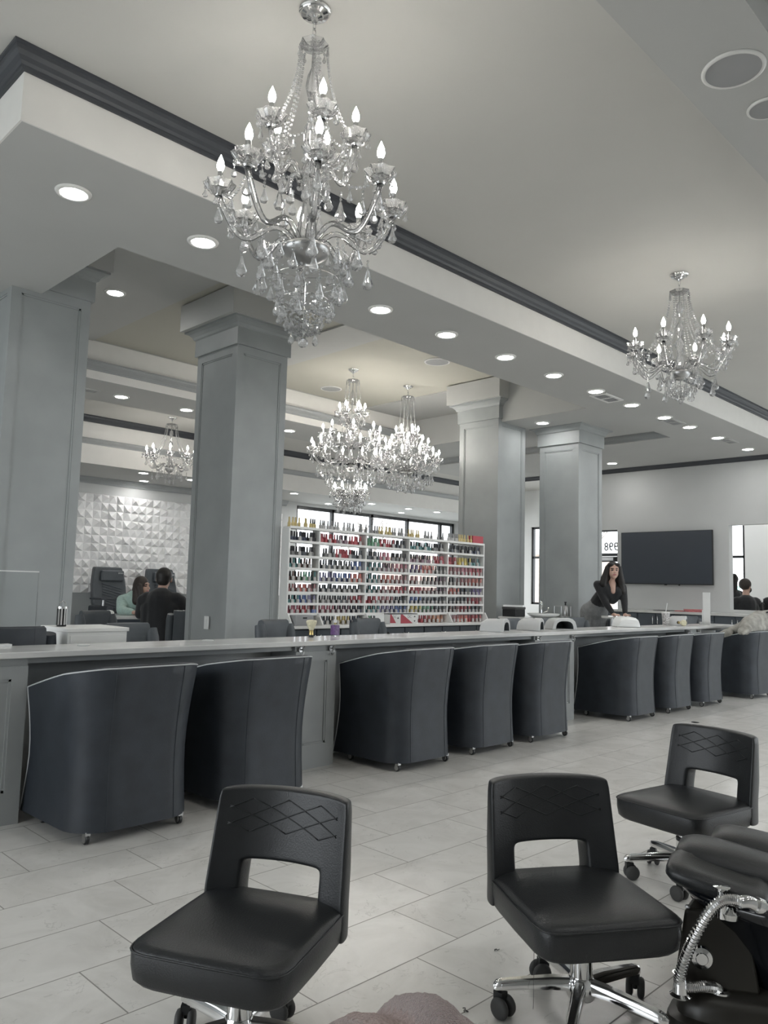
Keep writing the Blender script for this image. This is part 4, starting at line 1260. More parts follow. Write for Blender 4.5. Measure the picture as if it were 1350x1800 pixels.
for (x, y, z, kind, seg, r, b, front) in jobs:
    if count < 300 and front:
        o = bottle(kind, seg, r == 0, r > 4)
        o.location = (x, y, z)
        look = ('%s nail polish bottle' % seg) if kind == 0 else ('white polish bottle with %s cap' % seg)
        g = '%s, %s row of the %s rack bay' % (look, ordn[r], bayn[b])
        tag(o, '%s, %s row of the %s bay' % (look, ordn[r], bayn[b]), 'bottle', g)
        count += 1
    else:
        q = bottle_mb(kind, 0.086, 0.93 if r > 4 else 1.12)
        cap = M['cap_dark'] if seg in ('black', 'navy', 'slate', 'grey', 'silver', 'teal', 'mauve', 'brown') else BM[seg]
        if r == 0: cap = BM['gold'] if seg == 'gold' else BM['grey']
        ma, mb_ = (BM[seg], cap) if kind == 0 else (BM[seg], M['label'])
        o_ = len(rest.v)
        rest.v += [(p[0] + x, p[1] + y, p[2] + z) for p in q.v]
        rest.f += [tuple(i + o_ for i in f) for f in q.f]
        rest.mi += [rix(ma) if mi == 0 else rix(mb_) for mi in q.mi]
ro = rest.build('polish_bottles', rest_mats)
tag(ro, 'nail polish bottles filling the right half and the rear rows of the rack', 'bottles', kind='stuff')
M['box_red'] = mat('red_print', (0.42, 0.07, 0.09), 0.5, noise=0.04)
cr = thing('carton', 'red and white printed carton on the worktop in front of the rack', 'box', (6.15, 5.84, 0.786))
MB().box(-0.21, -0.045, 0.0, 0.21, 0.045, 0.105).build('box', M['white'], cr)
MB().box(-0.212, -0.047, 0.102, 0.212, 0.047, 0.109).build('lid_edge', M['black'], cr)
def flat_poly(pts, y, name, matl, par, th=0.001):
    n = len(pts)
    mb = MB().add([(x, y, z) for x, z in pts] + [(x, y - th, z) for x, z in pts], [tuple(range(n)), tuple(reversed(range(n, 2 * n)))] + [(i, (i + 1) % n, n + (i + 1) % n, n + i) for i in range(n)])
    return mb.build(name, matl, par)
flat_poly([(-0.21, 0.01), (-0.12, 0.01), (-0.19, 0.10), (-0.21, 0.10)], -0.0452, 'red_print', M['box_red'], cr)
flat_poly([(-0.05, 0.10), (-0.02, 0.10), (0.14, 0.005), (-0.05, 0.005)], -0.0452, 'red_print', M['box_red'], cr)
flat_poly([(0.155, 0.070), (0.185, 0.070), (0.170, 0.088)], -0.0452, 'arrow_mark', M['black'], cr)
flat_poly([(0.155, 0.035), (0.185, 0.035), (0.170, 0.018)], -0.0452, 'arrow_mark', M['black'], cr)
flat_poly([(-0.105, 0.055), (-0.075, 0.055), (-0.09, 0.075)], -0.0452, 'arrow_mark', M['black'], cr)
text_mesh('lettering', 'DC', 0.045, M['vinyl'], cr, Matrix.Translation((0.09, -0.0455, 0.075)) @ Matrix.Rotation(radians(90), 4, 'X'), 0.0004)
text_mesh('lettering', 'DC', 0.04, M['vinyl'], cr, Matrix.Translation((-0.14, -0.0455, 0.075)) @ Matrix.Rotation(radians(90), 4, 'X'), 0.0004)
bn = thing('storage_bin', 'grey storage bin with a hand slot, left end of the rack worktop', 'bin', (4.79, 5.86, 0.786))
MB().box(-0.11, -0.06, 0, 0.11, 0.06, 0.10).build('bin', M['grille'], bn, bevel=0.006)
MB().box(-0.025, -0.0615, 0.066, 0.025, -0.0595, 0.080).build('hand_slot', M['black'], bn)
rb = MB().box(7.46, RY - 0.04, ZR[0] + 0.001, 7.66, RY + 0.05, ZR[0] + 0.095).build('red_box', M['box_red'], None, bevel=0.002)
tag(rb, 'small red box on top of the rack at its right end', 'box')
bl = MB().box(4.965, RY - 0.045, ZR[7] + 0.001, 5.015, RY, ZR[7] + 0.04).build('blue_tub', BM['blue'], None, bevel=0.004)
tag(bl, 'small blue tub at the right end of the pink row, leftmost rack bay', 'tub')

# ------------------------------------------------------------------ the end wall: screen, cabinets
tv = thing('wall_screen', 'large dark television hanging on the end wall', 'television', (12.49, 5.85, 1.78))
MB().box(-0.02, -0.785, -0.44, 0.02, 0.785, 0.44).build('body', M['black'], tv, bevel=0.004)
MB().box(-0.0225, -0.775, -0.425, -0.020, 0.775, 0.43).build('display', M['screen'], tv)
MB().box(0.02, -0.25, -0.2, 0.06, 0.25, 0.2).build('wall_mount', M['black'], tv)
MB().box(-0.012, -0.02, -0.452, 0.008, 0.02, -0.44).build('sensor', M['black'], tv)
MB().box(-0.012, -0.24, -0.456, 0.008, -0.22, -0.44).build('sensor', M['black'], tv)
# base units along the end wall
for i, (a, b) in enumerate(((6.72, 6.10), (6.10, 5.48), (5.48, 4.86), (4.86, 4.24), (4.24, 3.62))):
    w = ('leftmost, by the doorway', 'second from the doorway', 'middle one, below the screen', 'fourth from the doorway, with chrome pulls in view', 'rightmost, hidden by the coat')[i]
    t = thing('base_cabinet', 'dark base cabinet along the end wall, ' + w, 'cabinet', (12.26, (a + b) / 2, 0), 0, 'dark cabinets along the end wall')
    h = (a - b) / 2 - 0.002
    MB().box(-0.25, -h, 0.08, 0.285, h, 0.875).build('body', M['dark_cab'], t)
    MB().box(-0.2, -h, 0.0, 0.285, h, 0.08).build('plinth', M['black'], t)
    for s in (-1, 1):
        d = MB().box(-0.268, min(s * 0.006, s * (h - 0.006)), 0.10, -0.25, max(s * 0.006, s * (h - 0.006)), 0.865).build('door', M['dark_cab'], t, bevel=0.003)
        MB().tube([(-0.268, s * 0.04, 0.70), (-0.29, s * 0.04, 0.71), (-0.29, s * 0.04, 0.82), (-0.268, s * 0.04, 0.83)], 0.006, 8).build('handle', M['chrome'], d, smooth=True)
tag(MB().box(11.97, 3.6, 0.876, 12.548, 6.74, 0.915).build('wall_worktop', M['quartz'], None, bevel=0.003), 'pale worktop on the dark cabinets along the end wall', 'worktop')
M['mag'] = mat('red_magazine_cover', (0.50, 0.12, 0.13), 0.4, noise=0.5, nscale=18)
for i, (x, y, a, l) in enumerate(((12.22, 5.42, 20, 'red magazine fanned out on the end wall worktop, left one'), (12.16, 5.24, 34, 'red magazine fanned out on the end wall worktop, right one'))):
    g = MB().box(-0.10, -0.14, 0, 0.10, 0.14, 0.012).build('magazine', M['mag'])
    g.location = (x, y, 0.9165 + 0.014 * i); g.rotation_euler = (0, radians(-8 * i), radians(a)); tag(g, l, 'magazine', 'magazines on the end wall worktop')
g = MB().box(-0.10, -0.14, 0, 0.10, 0.14, 0.008).build('magazine', M['rubber'])
g.location = (12.24, 5.76, 0.9165); tag(g, 'dark flat magazine on the end wall worktop under the screen', 'magazine', 'magazines on the end wall worktop')
for i, (x, y) in enumerate(((12.58, 4.37),)):
    sb = thing('spray_bottle', 'small clear spray bottle on the ledge of the wall opening', 'bottle', (x, y, 0.966))
    MB().lathe([(0, 0), (0.035, 0), (0.037, 0.01), (0.037, 0.10), (0.012, 0.13), (0, 0.13)], 14).build('bottle', M['acrylic'], sb, smooth=True)
    MB().lathe([(0.014, 0.13), (0.014, 0.155), (0, 0.16)], 12).build('cap', M['plastic'], sb)
    MB().box(-0.045, -0.01, 0.155, 0.02, 0.01, 0.175).build('trigger_head', M['plastic'], sb)

# ------------------------------------------------------------------ sink unit by the far column
sk = thing('sink_unit', 'white sink unit with basin in front of the far column', 'sink', (8.42, 5.60, 0))
MB().box(-0.42, -0.28, 0.0, 0.43, 0.30, 0.82).build('cabinet', M['white'], sk)
MB().box(-0.44, -0.30, 0.82, 0.43, 0.31, 0.85).build('top', M['quartz'], sk, bevel=0.003)
MB().lathe([(0.0, 0.852), (0.14, 0.852), (0.19, 0.875), (0.205, 0.895), (0.195, 0.897), (0.15, 0.872), (0.13, 0.860), (0.0, 0.858)], 28, (0.02, -0.05, 0)).build('basin', M['plastic'], sk, smooth=True)
tp = thing('sink_tap', 'curved chrome tap rising over the white basin', 'tap', (8.56, 5.66, 0.851))
MB().lathe([(0.0, 0), (0.028, 0), (0.026, 0.02), (0.014, 0.03), (0.013, 0.10), (0, 0.10)], 16).build('base', M['chrome'], tp, smooth=True, auto=40)
MB().tube([(0, 0, 0.09), (0, 0, 0.15), (-0.03, -0.02, 0.19), (-0.08, -0.05, 0.20), (-0.12, -0.08, 0.17), (-0.125, -0.085, 0.13)], 0.014, 10).build('spout', M['chrome'], tp, smooth=True)
MB().tube([(0.02, 0, 0.05), (0.06, -0.05, 0.07), (0.07, -0.06, 0.12)], 0.008, 8).build('lever', M['chrome'], tp, smooth=True)
cd = thing('wire_caddy', 'chrome wire caddy holding a pump bottle beside the tap', 'caddy', (8.72, 5.45, 0.851))
wr = MB()
for z in (0.01, 0.14):
    wr.tube([(-0.11, -0.05, z), (0.11, -0.05, z), (0.11, 0.05, z), (-0.11, 0.05, z)], 0.003, 5, closed=True)
for x, y in ((-0.11, -0.05), (0.11, -0.05), (0.11, 0.05), (-0.11, 0.05)): wr.tube([(x, y, 0.0), (x, y, 0.14)], 0.003, 5)
wr.box(-0.11, -0.05, 0.004, 0.11, 0.05, 0.010)
wr.build('wire_frame', M['satin'], cd)
pb = thing('pump_bottle', 'grey pump bottle standing in the wire caddy', 'bottle', (8.77, 5.44, 0.862))
MB().lathe([(0, 0), (0.03, 0), (0.032, 0.01), (0.032, 0.12), (0.014, 0.14), (0, 0.14)], 14).build('bottle', M['satin'], pb, smooth=True)
MB().lathe([(0.010, 0.14), (0.010, 0.17), (0.016, 0.175), (0.016, 0.185), (0, 0.186)], 12).build('pump', M['black'], pb)
bb = thing('black_box', 'black lidded box beside the sink, below the slim window', 'box', (8.10, 5.76, 0.851))
MB().box(-0.10, -0.10, 0.0, 0.10, 0.10, 0.09).build('box', M['black'], bb, bevel=0.004)
MB().box(-0.105, -0.105, 0.09, 0.105, 0.105, 0.12).build('lid', M['rubber'], bb, bevel=0.004)
pp = MB().box(-0.09, -0.12, 0, 0.09, 0.12, 0.02).build('paper_pad', M['plastic'])
pp.location = (8.10, 5.76, 0.972); pp.rotation_euler = (0, 0, 0.5); tag(pp, 'white paper pad lying on the black box by the sink', 'paper')

# ------------------------------------------------------------------ pedicure massage chairs at the back
def massage_chair(loc, rz, label):
    t = thing('massage_chair', label, 'massage chair', loc, rz, 'massage chairs before the sculpted wall')   # sitter faces -Y
    MB().box(-0.36, -0.5, 0.0, 0.36, 0.35, 0.42).build('base', M['black'], t, bevel=0.03)
    sh = [(-0.27, 0.62), (-0.30, 0.80), (-0.30, 1.08), (-0.285, 1.20), (-0.255, 1.36), (-0.24, 1.395), (0.24, 1.395), (0.255, 1.36), (0.285, 1.20), (0.30, 1.08), (0.30, 0.80), (0.27, 0.62)]
    n = len(sh)
    mb = MB().add([(x, 0.20 + 0.22 * (z - 0.6), z) for x, z in sh] + [(x * 0.94, 0.34 + 0.20 * (z - 0.6), z) for x, z in sh], [tuple(range(n)), tuple(reversed(range(n, 2 * n)))] + [(i, (i + 1) % n, n + (i + 1) % n, n + i) for i in range(n)])
    mb.build('backrest', M['grey_leather'], t, bevel=0.02, seg=3)
    MB().box(-0.17, 0.265, 1.16, 0.235, 0.33, 1.34).build('head_pillow', M['grey_leather'], t, bevel=0.025, seg=3)
    rb_ = MB()
    for i in range(9):
        z = 0.70 + i * 0.045
        y = 0.19 + 0.22 * (z - 0.6)
        rb_.tube([(-0.14, y, z + 0.06), (0.20, y - 0.014, z - 0.03)], 0.006, 5)
    rb_.build('quilted_ribs', M['dark_cab'], t)
    MB().box(-0.25, -0.42, 0.42, 0.25, 0.24, 0.60).build('seat', M['grey_leather'], t, bevel=0.04, seg=3)
    for s in (-1, 1):
        MB().box(s * 0.33 - 0.06, -0.40, 0.42, s * 0.33 + 0.06, 0.25, 0.76).build('armrest', M['barrel'], t, bevel=0.03, seg=3)
    MB().box(-0.48, -0.36, 0.86, -0.10, 0.02, 0.89).build('tray', M['barrel'], t, bevel=0.008)
    MB().lathe([(0.02, 0.76), (0.02, 0.86)], 10, (-0.33, -0.15, 0)).build('tray_post', M['satin'], t)
    text_mesh('lettering', 'anso', 0.05, M['piping'], t, Matrix.Translation((0.165, 0.312 - 0.05, 1.30)) @ Matrix.Rotation(radians(90), 4, 'X'), 0.002)
    return t
massage_chair((6.15, 12.3, 0), 0.02, 'slate massage chair with head pillow, left one before the sculpted white wall')
massage_chair((7.12, 12.3, 0), 0.02, 'slate massage chair behind the seated man, before the sculpted white wall')
tbl = thing('nail_table', 'narrow nail table with pale top between the seated pair', 'table', (4.75, 8.78, 0), radians(-10))
MB().box(-0.55, -0.2, 0.72, 0.55, 0.22, 0.75).build('top', M['quartz'], tbl, bevel=0.004)
MB().box(-0.53, -0.18, 0.66, 0.53, 0.20, 0.72).build('apron', M['dark_cab'], tbl)
for s in (-1, 1): MB().box(s * 0.40 - 0.12, -0.15, 0.0, s * 0.40 + 0.12, 0.17, 0.66).build('pedestal', M['dark_cab'], tbl)
for x, y, c, l in ((4.33, 8.86, 'plastic', 'white hand rest on the left end of the far nail table'),):
    o = MB().ball((0, 0, 0.035), 0.05, 12, 8, sc=(1.3, 0.8, 0.7)).build('hand_rest', M[c], None, smooth=True)
    o.location = (x, y, 0.751); tag(o, l, 'hand rest')
tb2 = thing('hand_table', 'small round pedestal table under the hands of the leaning woman', 'table', (8.67, 4.74, 0), radians(-45))
MB().lathe([(0.0, 0.872), (0.12, 0.872), (0.122, 0.885), (0.12, 0.897), (0.0, 0.897)], 28).build('top', M['quartz'], tb2)
MB().lathe([(0.14, 0), (0.14, 0.015), (0.02, 0.04), (0.02, 0.872), (0, 0.872)], 18).build('pedestal', M['satin'], tb2, smooth=True, auto=40)

# ------------------------------------------------------------------ stools in front
def stool(label):
    t = thing('pedicure_stool', label, 'stool', (0, 0, 0), 0, 'low black stools on chrome bases')   # sitter faces -Y, backrest at +Y
    # seat cushion: rounded slab with domed top
    N_ = 28
    def ring(hx, y0, y1, z, e):
        pts = []
        for k in range(N_):
            a = 2 * pi * k / N_
            c, s_ = cos(a), sin(a)
            x = hx * (abs(c) ** e) * (1 if c >= 0 else -1)
            y = (y0 + y1) / 2 + (y1 - y0) / 2 * (abs(s_) ** e) * (1 if s_ >= 0 else -1)
            pts.append((x, y, z))
        return pts
    layers = [(0.175, -0.180, 0.20, 0.240, 0.4), (0.192, -0.198, 0.215, 0.243, 0.32), (0.199, -0.205, 0.223, 0.254, 0.27), (0.202, -0.208, 0.226, 0.285, 0.25), (0.202, -0.208, 0.226, 0.315, 0.25), (0.198, -0.204, 0.224, 0.326, 0.27), (0.180, -0.186, 0.21, 0.333, 0.32), (0.11, -0.115, 0.14, 0.339, 0.5), (0.03, -0.02, 0.05, 0.341, 0.7)]
    vs, fs = [], []
    for L_ in layers: vs += ring(*L_)
    for i in range(len(layers) - 1):
        for k in range(N_): fs.append((i * N_ + k, i * N_ + (k + 1) % N_, (i + 1) * N_ + (k + 1) % N_, (i + 1) * N_ + k))
    fs.append(tuple(reversed(range(N_)))); fs.append(tuple(range((len(layers) - 1) * N_, len(layers) * N_)))
    seat = MB().add(vs, fs).build('seat', M['leather'], t, smooth=True)
    p = ring(0.2025, -0.2085, 0.2265, 0.319, 0.25)
    MB().tube(p, 0.0028, 5, closed=True).build('seat_seam', M['leather'], seat, smooth=True)
    # backrest: curved upholstered board, open window above the seat
    def bx(u, z):   # point on front sheet: u in -1..1 across, z height; curved, leaning back
        wid = 0.205 - 0.010 * max(0, (z - 0.33) / 0.25)
        x = wid * u
        y = 0.175 + 0.030 * (1 - u * u) + 0.20 * max(0, z - 0.33) ** 1.0 - 0.028 * u * u
        return x, y
    us = [-1, -0.93, -0.8, -0.62, -0.56, -0.40, -0.2, 0, 0.2, 0.40, 0.56, 0.62, 0.8, 0.93, 1]
    zs_ = [0.245, 0.262, 0.30, 0.335, 0.355, 0.385, 0.404, 0.418, 0.45, 0.48, 0.51, 0.54, 0.565, 0.583, 0.594]
    def dep(z): return 0.070 if z < 0.42 else 0.070 - 0.022 * (z - 0.42) / 0.17
    g = {}
    mb = MB()
    def hole(i, j):   # cell open?
        u = (us[i] + us[i + 1]) / 2; z = (zs_[j] + zs_[j + 1]) / 2
        return abs(u) < 0.59 and 0.300 < z < 0.411
    def rnd_pt(u, z, face):
        x, y = bx(u, z)
        zc = z
        # round the outline corners at the top
        if z > 0.565 and abs(u) > 0.79:
            x *= 1 - 0.02 * ((z - 0.565) / 0.029) * ((abs(u) - 0.79) / 0.21)
            zc = z - 0.006 * ((abs(u) - 0.79) / 0.21) ** 2 * (z - 0.54) / 0.054
        d = dep(z)
        if face == 0:
            return (x, y, zc)
        return (x * 0.985, y + d, zc - 0.002)
    for f in (0, 1):
        for i, u in enumerate(us):
            for j, z in enumerate(zs_):
                g[f, i, j] = len(mb.v); mb.v.append(rnd_pt(u, z, f))
    nu, nz = len(us), len(zs_)
    for i in range(nu - 1):
        for j in range(nz - 1):
            if hole(i, j): continue
            a, b, c, d = [(i, j), (i + 1, j), (i + 1, j + 1), (i, j + 1)]
            mb.f.append(tuple(g[(0, *q)] for q in (a, b, c, d))); mb.mi.append(0)
            mb.f.append(tuple(g[(1, *q)] for q in (d, c, b, a))); mb.mi.append(0)
            for (p0, p1, ni, nj) in ((a, b, i, j - 1), (b, c, i + 1, j), (c, d, i, j + 1), (d, a, i - 1, j)):
                if ni < 0 or nj < 0 or ni >= nu - 1 or nj >= nz - 1 or hole(ni, nj):
                    mb.f.append((g[(0, *p1)], g[(0, *p0)], g[(1, *p0)], g[(1, *p1)])); mb.mi.append(0)
    back = mb.build('backrest', M['leather'], t, smooth=True)
    sub = back.modifiers.new('round', 'SUBSURF'); sub.levels = 2; sub.render_levels = 2
    # diamond quilting lines pressed into the upper part
    q = MB()
    for k in range(-3, 4):
        for sg in (-1, 1):
            pts = []
            for i in range(15):
                z = 0.478 + 0.086 * i / 14
                u = k * 0.52 + sg * 1.04 * (i / 14 - 0.5)
                if abs(u) < 0.88:
                    x, y = bx(u, z)
                    pts.append((x, y - 0.0012, z))
            if len(pts) > 2: q.tube(pts, 0.0017, 5)
    q.build('quilting', M['leather'], back, smooth=True)
    # gas lift and five-star base
    MB().lathe([(0.030, 0.075), (0.030, 0.165), (0.026, 0.170), (0.022, 0.172), (0.022, 0.24), (0.0, 0.24)], 24).build('column', M['chrome'], t, smooth=True, auto=30)
    MB().lathe([(0.031, 0.166), (0.031, 0.178), (0.021, 0.179)], 24).build('collar', M['black'], t)
    MB().box(-0.075, -0.075, 0.228, 0.075, 0.075, 0.24).build('seat_plate', M['black'], t)
    MB().tube([(0.05, -0.02, 0.225), (0.12, -0.06, 0.222), (0.16, -0.08, 0.218)], 0.005, 6).build('lever', M['black'], t)
    MB().lathe([(0.0, 0.062), (0.036, 0.062), (0.042, 0.075), (0.040, 0.105), (0.032, 0.118), (0.0, 0.118)], 24).build('hub', M['chrome'], t, smooth=True, auto=30)
    spokes = []
    for k in range(5):
        a = 2 * pi * k / 5
        L_ = 0.235
        sec = [(-0.014, 0.0), (-0.014, 0.016), (-0.008, 0.022), (0.008, 0.022), (0.014, 0.016), (0.014, 0.0)]
        mb = MB()
        st = [(0.02, 1.25, 0.082), (0.08, 1.15, 0.083), (0.16, 1.0, 0.078), (0.215, 0.92, 0.073), (0.232, 0.8, 0.072), (0.240, 0.45, 0.073)]
        for (r, s_, z) in st:
            for (y, zz) in sec: mb.v.append((r, y * s_, z + zz * s_ * 1.2))
        for i in range(len(st) - 1):
            for kk in range(6): mb.f.append((i * 6 + kk, i * 6 + (kk + 1) % 6, (i + 1) * 6 + (kk + 1) % 6, (i + 1) * 6 + kk)); mb.mi.append(0)
        mb.f += [tuple(range(6)), tuple(reversed(range(30, 36)))]; mb.mi += [0, 0]
        sp = mb.build('base_spoke', M['chrome'], t, smooth=True, auto=45)
        sp.rotation_euler = (0, 0, a)
        ca = MB().lathe([(0.006, 0.03), (0.006, 0.078), (0, 0.078)], 8).box(-0.012, -0.012, 0.045, 0.018, 0.012, 0.068)
        co = ca.build('caster', M['black'], t)
        co.location = (0.222 * cos(a), 0.222 * sin(a), 0); co.rotation_euler = (0, 0, a * 1.7 + 0.6)
        for s_ in (-1, 1):
            MB().lathe([(0.0, -0.009), (0.019, -0.009), (0.026, -0.006), (0.029, 0.0), (0.027, 0.007), (0.022, 0.0095), (0.0, 0.0095)], 22, axis='y', c=(0.012, s_ * 0.016, 0.029)).build('wheel', M['rubber'], co, smooth=True, auto=50)
    return t
st1 = stool('nearest low black stool with chrome base, at the lower left of the floor')
# rotate so the backrest direction (+Y local) points along the given angle
def place_stool(o, x, y, back_deg):
    o.location = (x, y, 0); o.rotation_euler = (0, 0, radians(back_deg - 90))
place_stool(st1, 1.20, 1.65, 27)
st2 = copy_tree(st1); st2['label'] = 'middle low black stool, its chrome base and wheels in full view'; place_stool(st2, 2.005, 1.19, 57)
st3 = copy_tree(st1); st3['label'] = 'far low black stool at the right, turned away behind the footrest pads'; place_stool(st3, 3.24, 1.45, -10)
def base_turn(o, deg):
    """swivel the five-star base of one stool"""
    for ch in o.children:
        n = ch.name.split('.')[0]
        if n == 'base_spoke':
            ch.rotation_euler = (0, 0, ch.rotation_euler.z + radians(deg))
        elif n == 'caster':
            v = Matrix.Rotation(radians(deg), 3, 'Z') @ ch.location
            ch.location = v; ch.rotation_euler = (0, 0, ch.rotation_euler.z + radians(deg))
place_stool(st3, 3.24, 1.45, -10)
base_turn(st1, 11); base_turn(st2, 21); base_turn(st3, 14)

# ------------------------------------------------------------------ pedicure foot bath at the right
def slab_mb(layers, n=28):
    """stack of superellipse rings: (hx, hy, z, exponent)"""
    mb = MB()
    for (hx, hy, z, e) in layers:
        for k in range(n):
            a = 2 * pi * k / n
            c, s_ = cos(a), sin(a)
            mb.v.append((hx * abs(c) ** e * (1 if c >= 0 else -1), hy * abs(s_) ** e * (1 if s_ >= 0 else -1), z))
    for i in range(len(layers) - 1):
        for k in range(n):
            mb.f.append((i * n + k, i * n + (k + 1) % n, (i + 1) * n + (k + 1) % n, (i + 1) * n + k)); mb.mi.append(0)
    mb.f += [tuple(reversed(range(n))), tuple(range((len(layers) - 1) * n, len(layers) * n))]; mb.mi += [0, 0]
    return mb
sp = thing('pedicure_foot_bath', 'dark pedicure foot bath with black glossy basin and leather footrest pads, at the lower right', 'foot bath', (2.08, 0.98, 0), radians(-60))
b_ = slab_mb([(0.40, 0.33, 0.0, 0.35), (0.41, 0.335, 0.03, 0.35), (0.405, 0.33, 0.055, 0.35), (0.385, 0.315, 0.062, 0.35), (0.385, 0.315, 0.085, 0.38), (0.372, 0.302, 0.112, 0.4), (0.345, 0.28, 0.128, 0.45), (0.30, 0.24, 0.134, 0.5)]).xform(Matrix.Translation((0.365, 0.31, 0)))
b_.v = [(x + (0.5 * max(0, y) * (0.365 - x) / 0.4 if x < 0.365 else 0), y, z) for x, y, z in b_.v]
b_.build('base', M['brown_gloss'], sp, smooth=True, auto=50)
pd = MB().add([(0.018, 0.045, 0.125), (0.235, 0.045, 0.125), (0.235, 0.55, 0.125), (0.19, 0.55, 0.125), (0.052, 0.075, 0.315), (0.21, 0.075, 0.315), (0.21, 0.50, 0.315), (0.19, 0.50, 0.315)], [(3, 2, 1, 0), (4, 5, 6, 7), (0, 1, 5, 4), (1, 2, 6, 5), (2, 3, 7, 6), (3, 0, 4, 7)])
pd.build('pedestal', M['brown_gloss'], sp, bevel=0.012, seg=3)
MB().add([(0.075, 0.16, 0.30), (0.40, 0.16, 0.30), (0.40, 0.46, 0.30), (0.075, 0.46, 0.30), (0.10, 0.17, 0.40), (0.38, 0.17, 0.40), (0.38, 0.44, 0.40), (0.10, 0.44, 0.40)], [(3, 2, 1, 0), (4, 5, 6, 7), (0, 1, 5, 4), (1, 2, 6, 5), (2, 3, 7, 6), (3, 0, 4, 7)]).build('pad_support', M['brown_gloss'], sp, bevel=0.02, seg=3)
bw = MB().lathe([(0.17, 0.10), (0.215, 0.13), (0.245, 0.20), (0.285, 0.27), (0.345, 0.325), (0.375, 0.352), (0.372, 0.366), (0.350, 0.362), (0.30, 0.325), (0.24, 0.26), (0.15, 0.22), (0.0, 0.21)], 40)
bw.v = [(x * 1.0 + 0.425, y * 0.62 + 0.155, z + 0.05 * (x > 0) * min(0, -x) * 0) for x, y, z in bw.v]
bw.build('basin', M['black_gloss'], sp, smooth=True)
p1_ = slab_mb([(0.10, 0.060, -0.036, 0.5), (0.130, 0.085, -0.030, 0.45), (0.142, 0.095, -0.012, 0.45), (0.142, 0.095, 0.010, 0.45), (0.132, 0.086, 0.026, 0.5), (0.105, 0.064, 0.032, 0.55), (0.085, 0.045, 0.028, 0.6), (0.03, 0.015, 0.026, 0.8)])
o = p1_.build('footrest_pad', M['leather'], sp, smooth=True); o.scale = (0.92, 0.9, 0.72); o.location = (0.140, 0.085, 0.400); o.rotation_euler = (radians(6), radians(9), radians(-14))
p2_ = slab_mb([(0.15, 0.09, -0.045, 0.5), (0.185, 0.12, -0.036, 0.45), (0.195, 0.128, -0.010, 0.45), (0.190, 0.122, 0.020, 0.5), (0.165, 0.100, 0.042, 0.55), (0.12, 0.07, 0.054, 0.65), (0.05, 0.03, 0.060, 0.8)])
o = p2_.build('footrest_pad', M['leather'], sp, smooth=True); o.scale = (0.92, 0.85, 0.62); o.location = (0.225, 0.205, 0.410); o.rotation_euler = (0, radians(7), radians(-14))
p3_ = slab_mb([(0.15, 0.09, -0.045, 0.5), (0.185, 0.12, -0.036, 0.45), (0.195, 0.128, -0.010, 0.45), (0.190, 0.122, 0.020, 0.5), (0.165, 0.100, 0.042, 0.55), (0.12, 0.07, 0.054, 0.65), (0.05, 0.03, 0.060, 0.8)])
o = p3_.build('footrest_pad', M['leather'], sp, smooth=True); o.scale = (0.92, 0.85, 0.62); o.location = (0.335, 0.330, 0.415); o.rotation_euler = (0, radians(7), radians(-14))
def smooth_path(pts, n=8):
    P_ = [Vector(p) for p in pts]
    out = []
    for i in range(len(P_) - 1):
        a, b, c, d = P_[max(i - 1, 0)], P_[i], P_[i + 1], P_[min(i + 2, len(P_) - 1)]
        for k in range(n):
            t = k / n
            out.append(0.5 * ((2 * b) + (-a + c) * t + (2 * a - 5 * b + 4 * c - d) * t * t + (-a + 3 * b - 3 * c + d) * t ** 3))
    out.append(P_[-1])
    return out
hp = smooth_path([(0.176, -0.035, 0.384), (0.158, -0.045, 0.392), (0.130, -0.045, 0.386), (0.099, -0.04, 0.352), (0.064, -0.03, 0.282), (0.043, -0.015, 0.220), (0.030, 0.0, 0.165), (0.036, 0.005, 0.147), (0.058, 0.008, 0.143), (0.090, 0.015, 0.146), (0.116, 0.03, 0.140), (0.132, 0.045, 0.128)], 28)
MB().tube(hp, [0.0145 if i % 4 < 2 else 0.0118 for i in range(len(hp))], 12).build('hose', M['chrome'], sp, smooth=False)
MB().lathe([(0.0, 0.33), (0.012, 0.33), (0.012, 0.398), (0.020, 0.400), (0.021, 0.408), (0.0, 0.410)], 20, (0.136, -0.005, 0)).build('tap_knob', M['chrome'], sp, smooth=True, auto=40)
MB().lathe([(0.022, 0.33), (0.026, 0.345), (0.015, 0.362), (0, 0.362)], 20, (0.155, 0.0, 0)).build('tap_base', M['chrome'], sp, smooth=True, auto=40)
MB().tube(smooth_path([(0.172, -0.035, 0.384), (0.195, -0.03, 0.386), (0.222, -0.02, 0.374), (0.30, 0.01, 0.345), (0.36, 0.03, 0.325)], 6), 0.0165, 14).build('shower_handle', M['chrome'], sp, smooth=True)
MB().tube([(0.214, -0.024, 0.379), (0.228, -0.019, 0.373)], 0.0215, 16).build('shower_collar', M['chrome'], sp, smooth=True, auto=40)
MB().lathe([(0.0, -0.006), (0.030, -0.006), (0.034, 0.0), (0.030, 0.007), (0.018, 0.010), (0.016, 0.013), (0.0, 0.013)], 26, axis='y').xform(Matrix.Translation((0.092, 0.056, 0.200)) @ Matrix.Scale(-0.9, 4)).build('jet_knob', M['chrome'], sp, smooth=True, auto=30)
MB().lathe([(0.026, 0.0), (0.028, 0.004), (0.020, 0.010), (0.014, 0.050), (0.020, 0.058), (0.017, 0.058), (0.010, 0.01), (0.010, 0)], 20, (0.033, 0.005, 0.118)).build('hose_holder', M['chrome'], sp, smooth=True, auto=40)
MB().lathe([(0.016, 0.0), (0.026, 0.001), (0.026, 0.006), (0.018, 0.010), (0.014, 0.004)], 22, (0.138, 0.050, 0.122)).build('hose_grommet', M['chrome'], sp, smooth=True, auto=40)
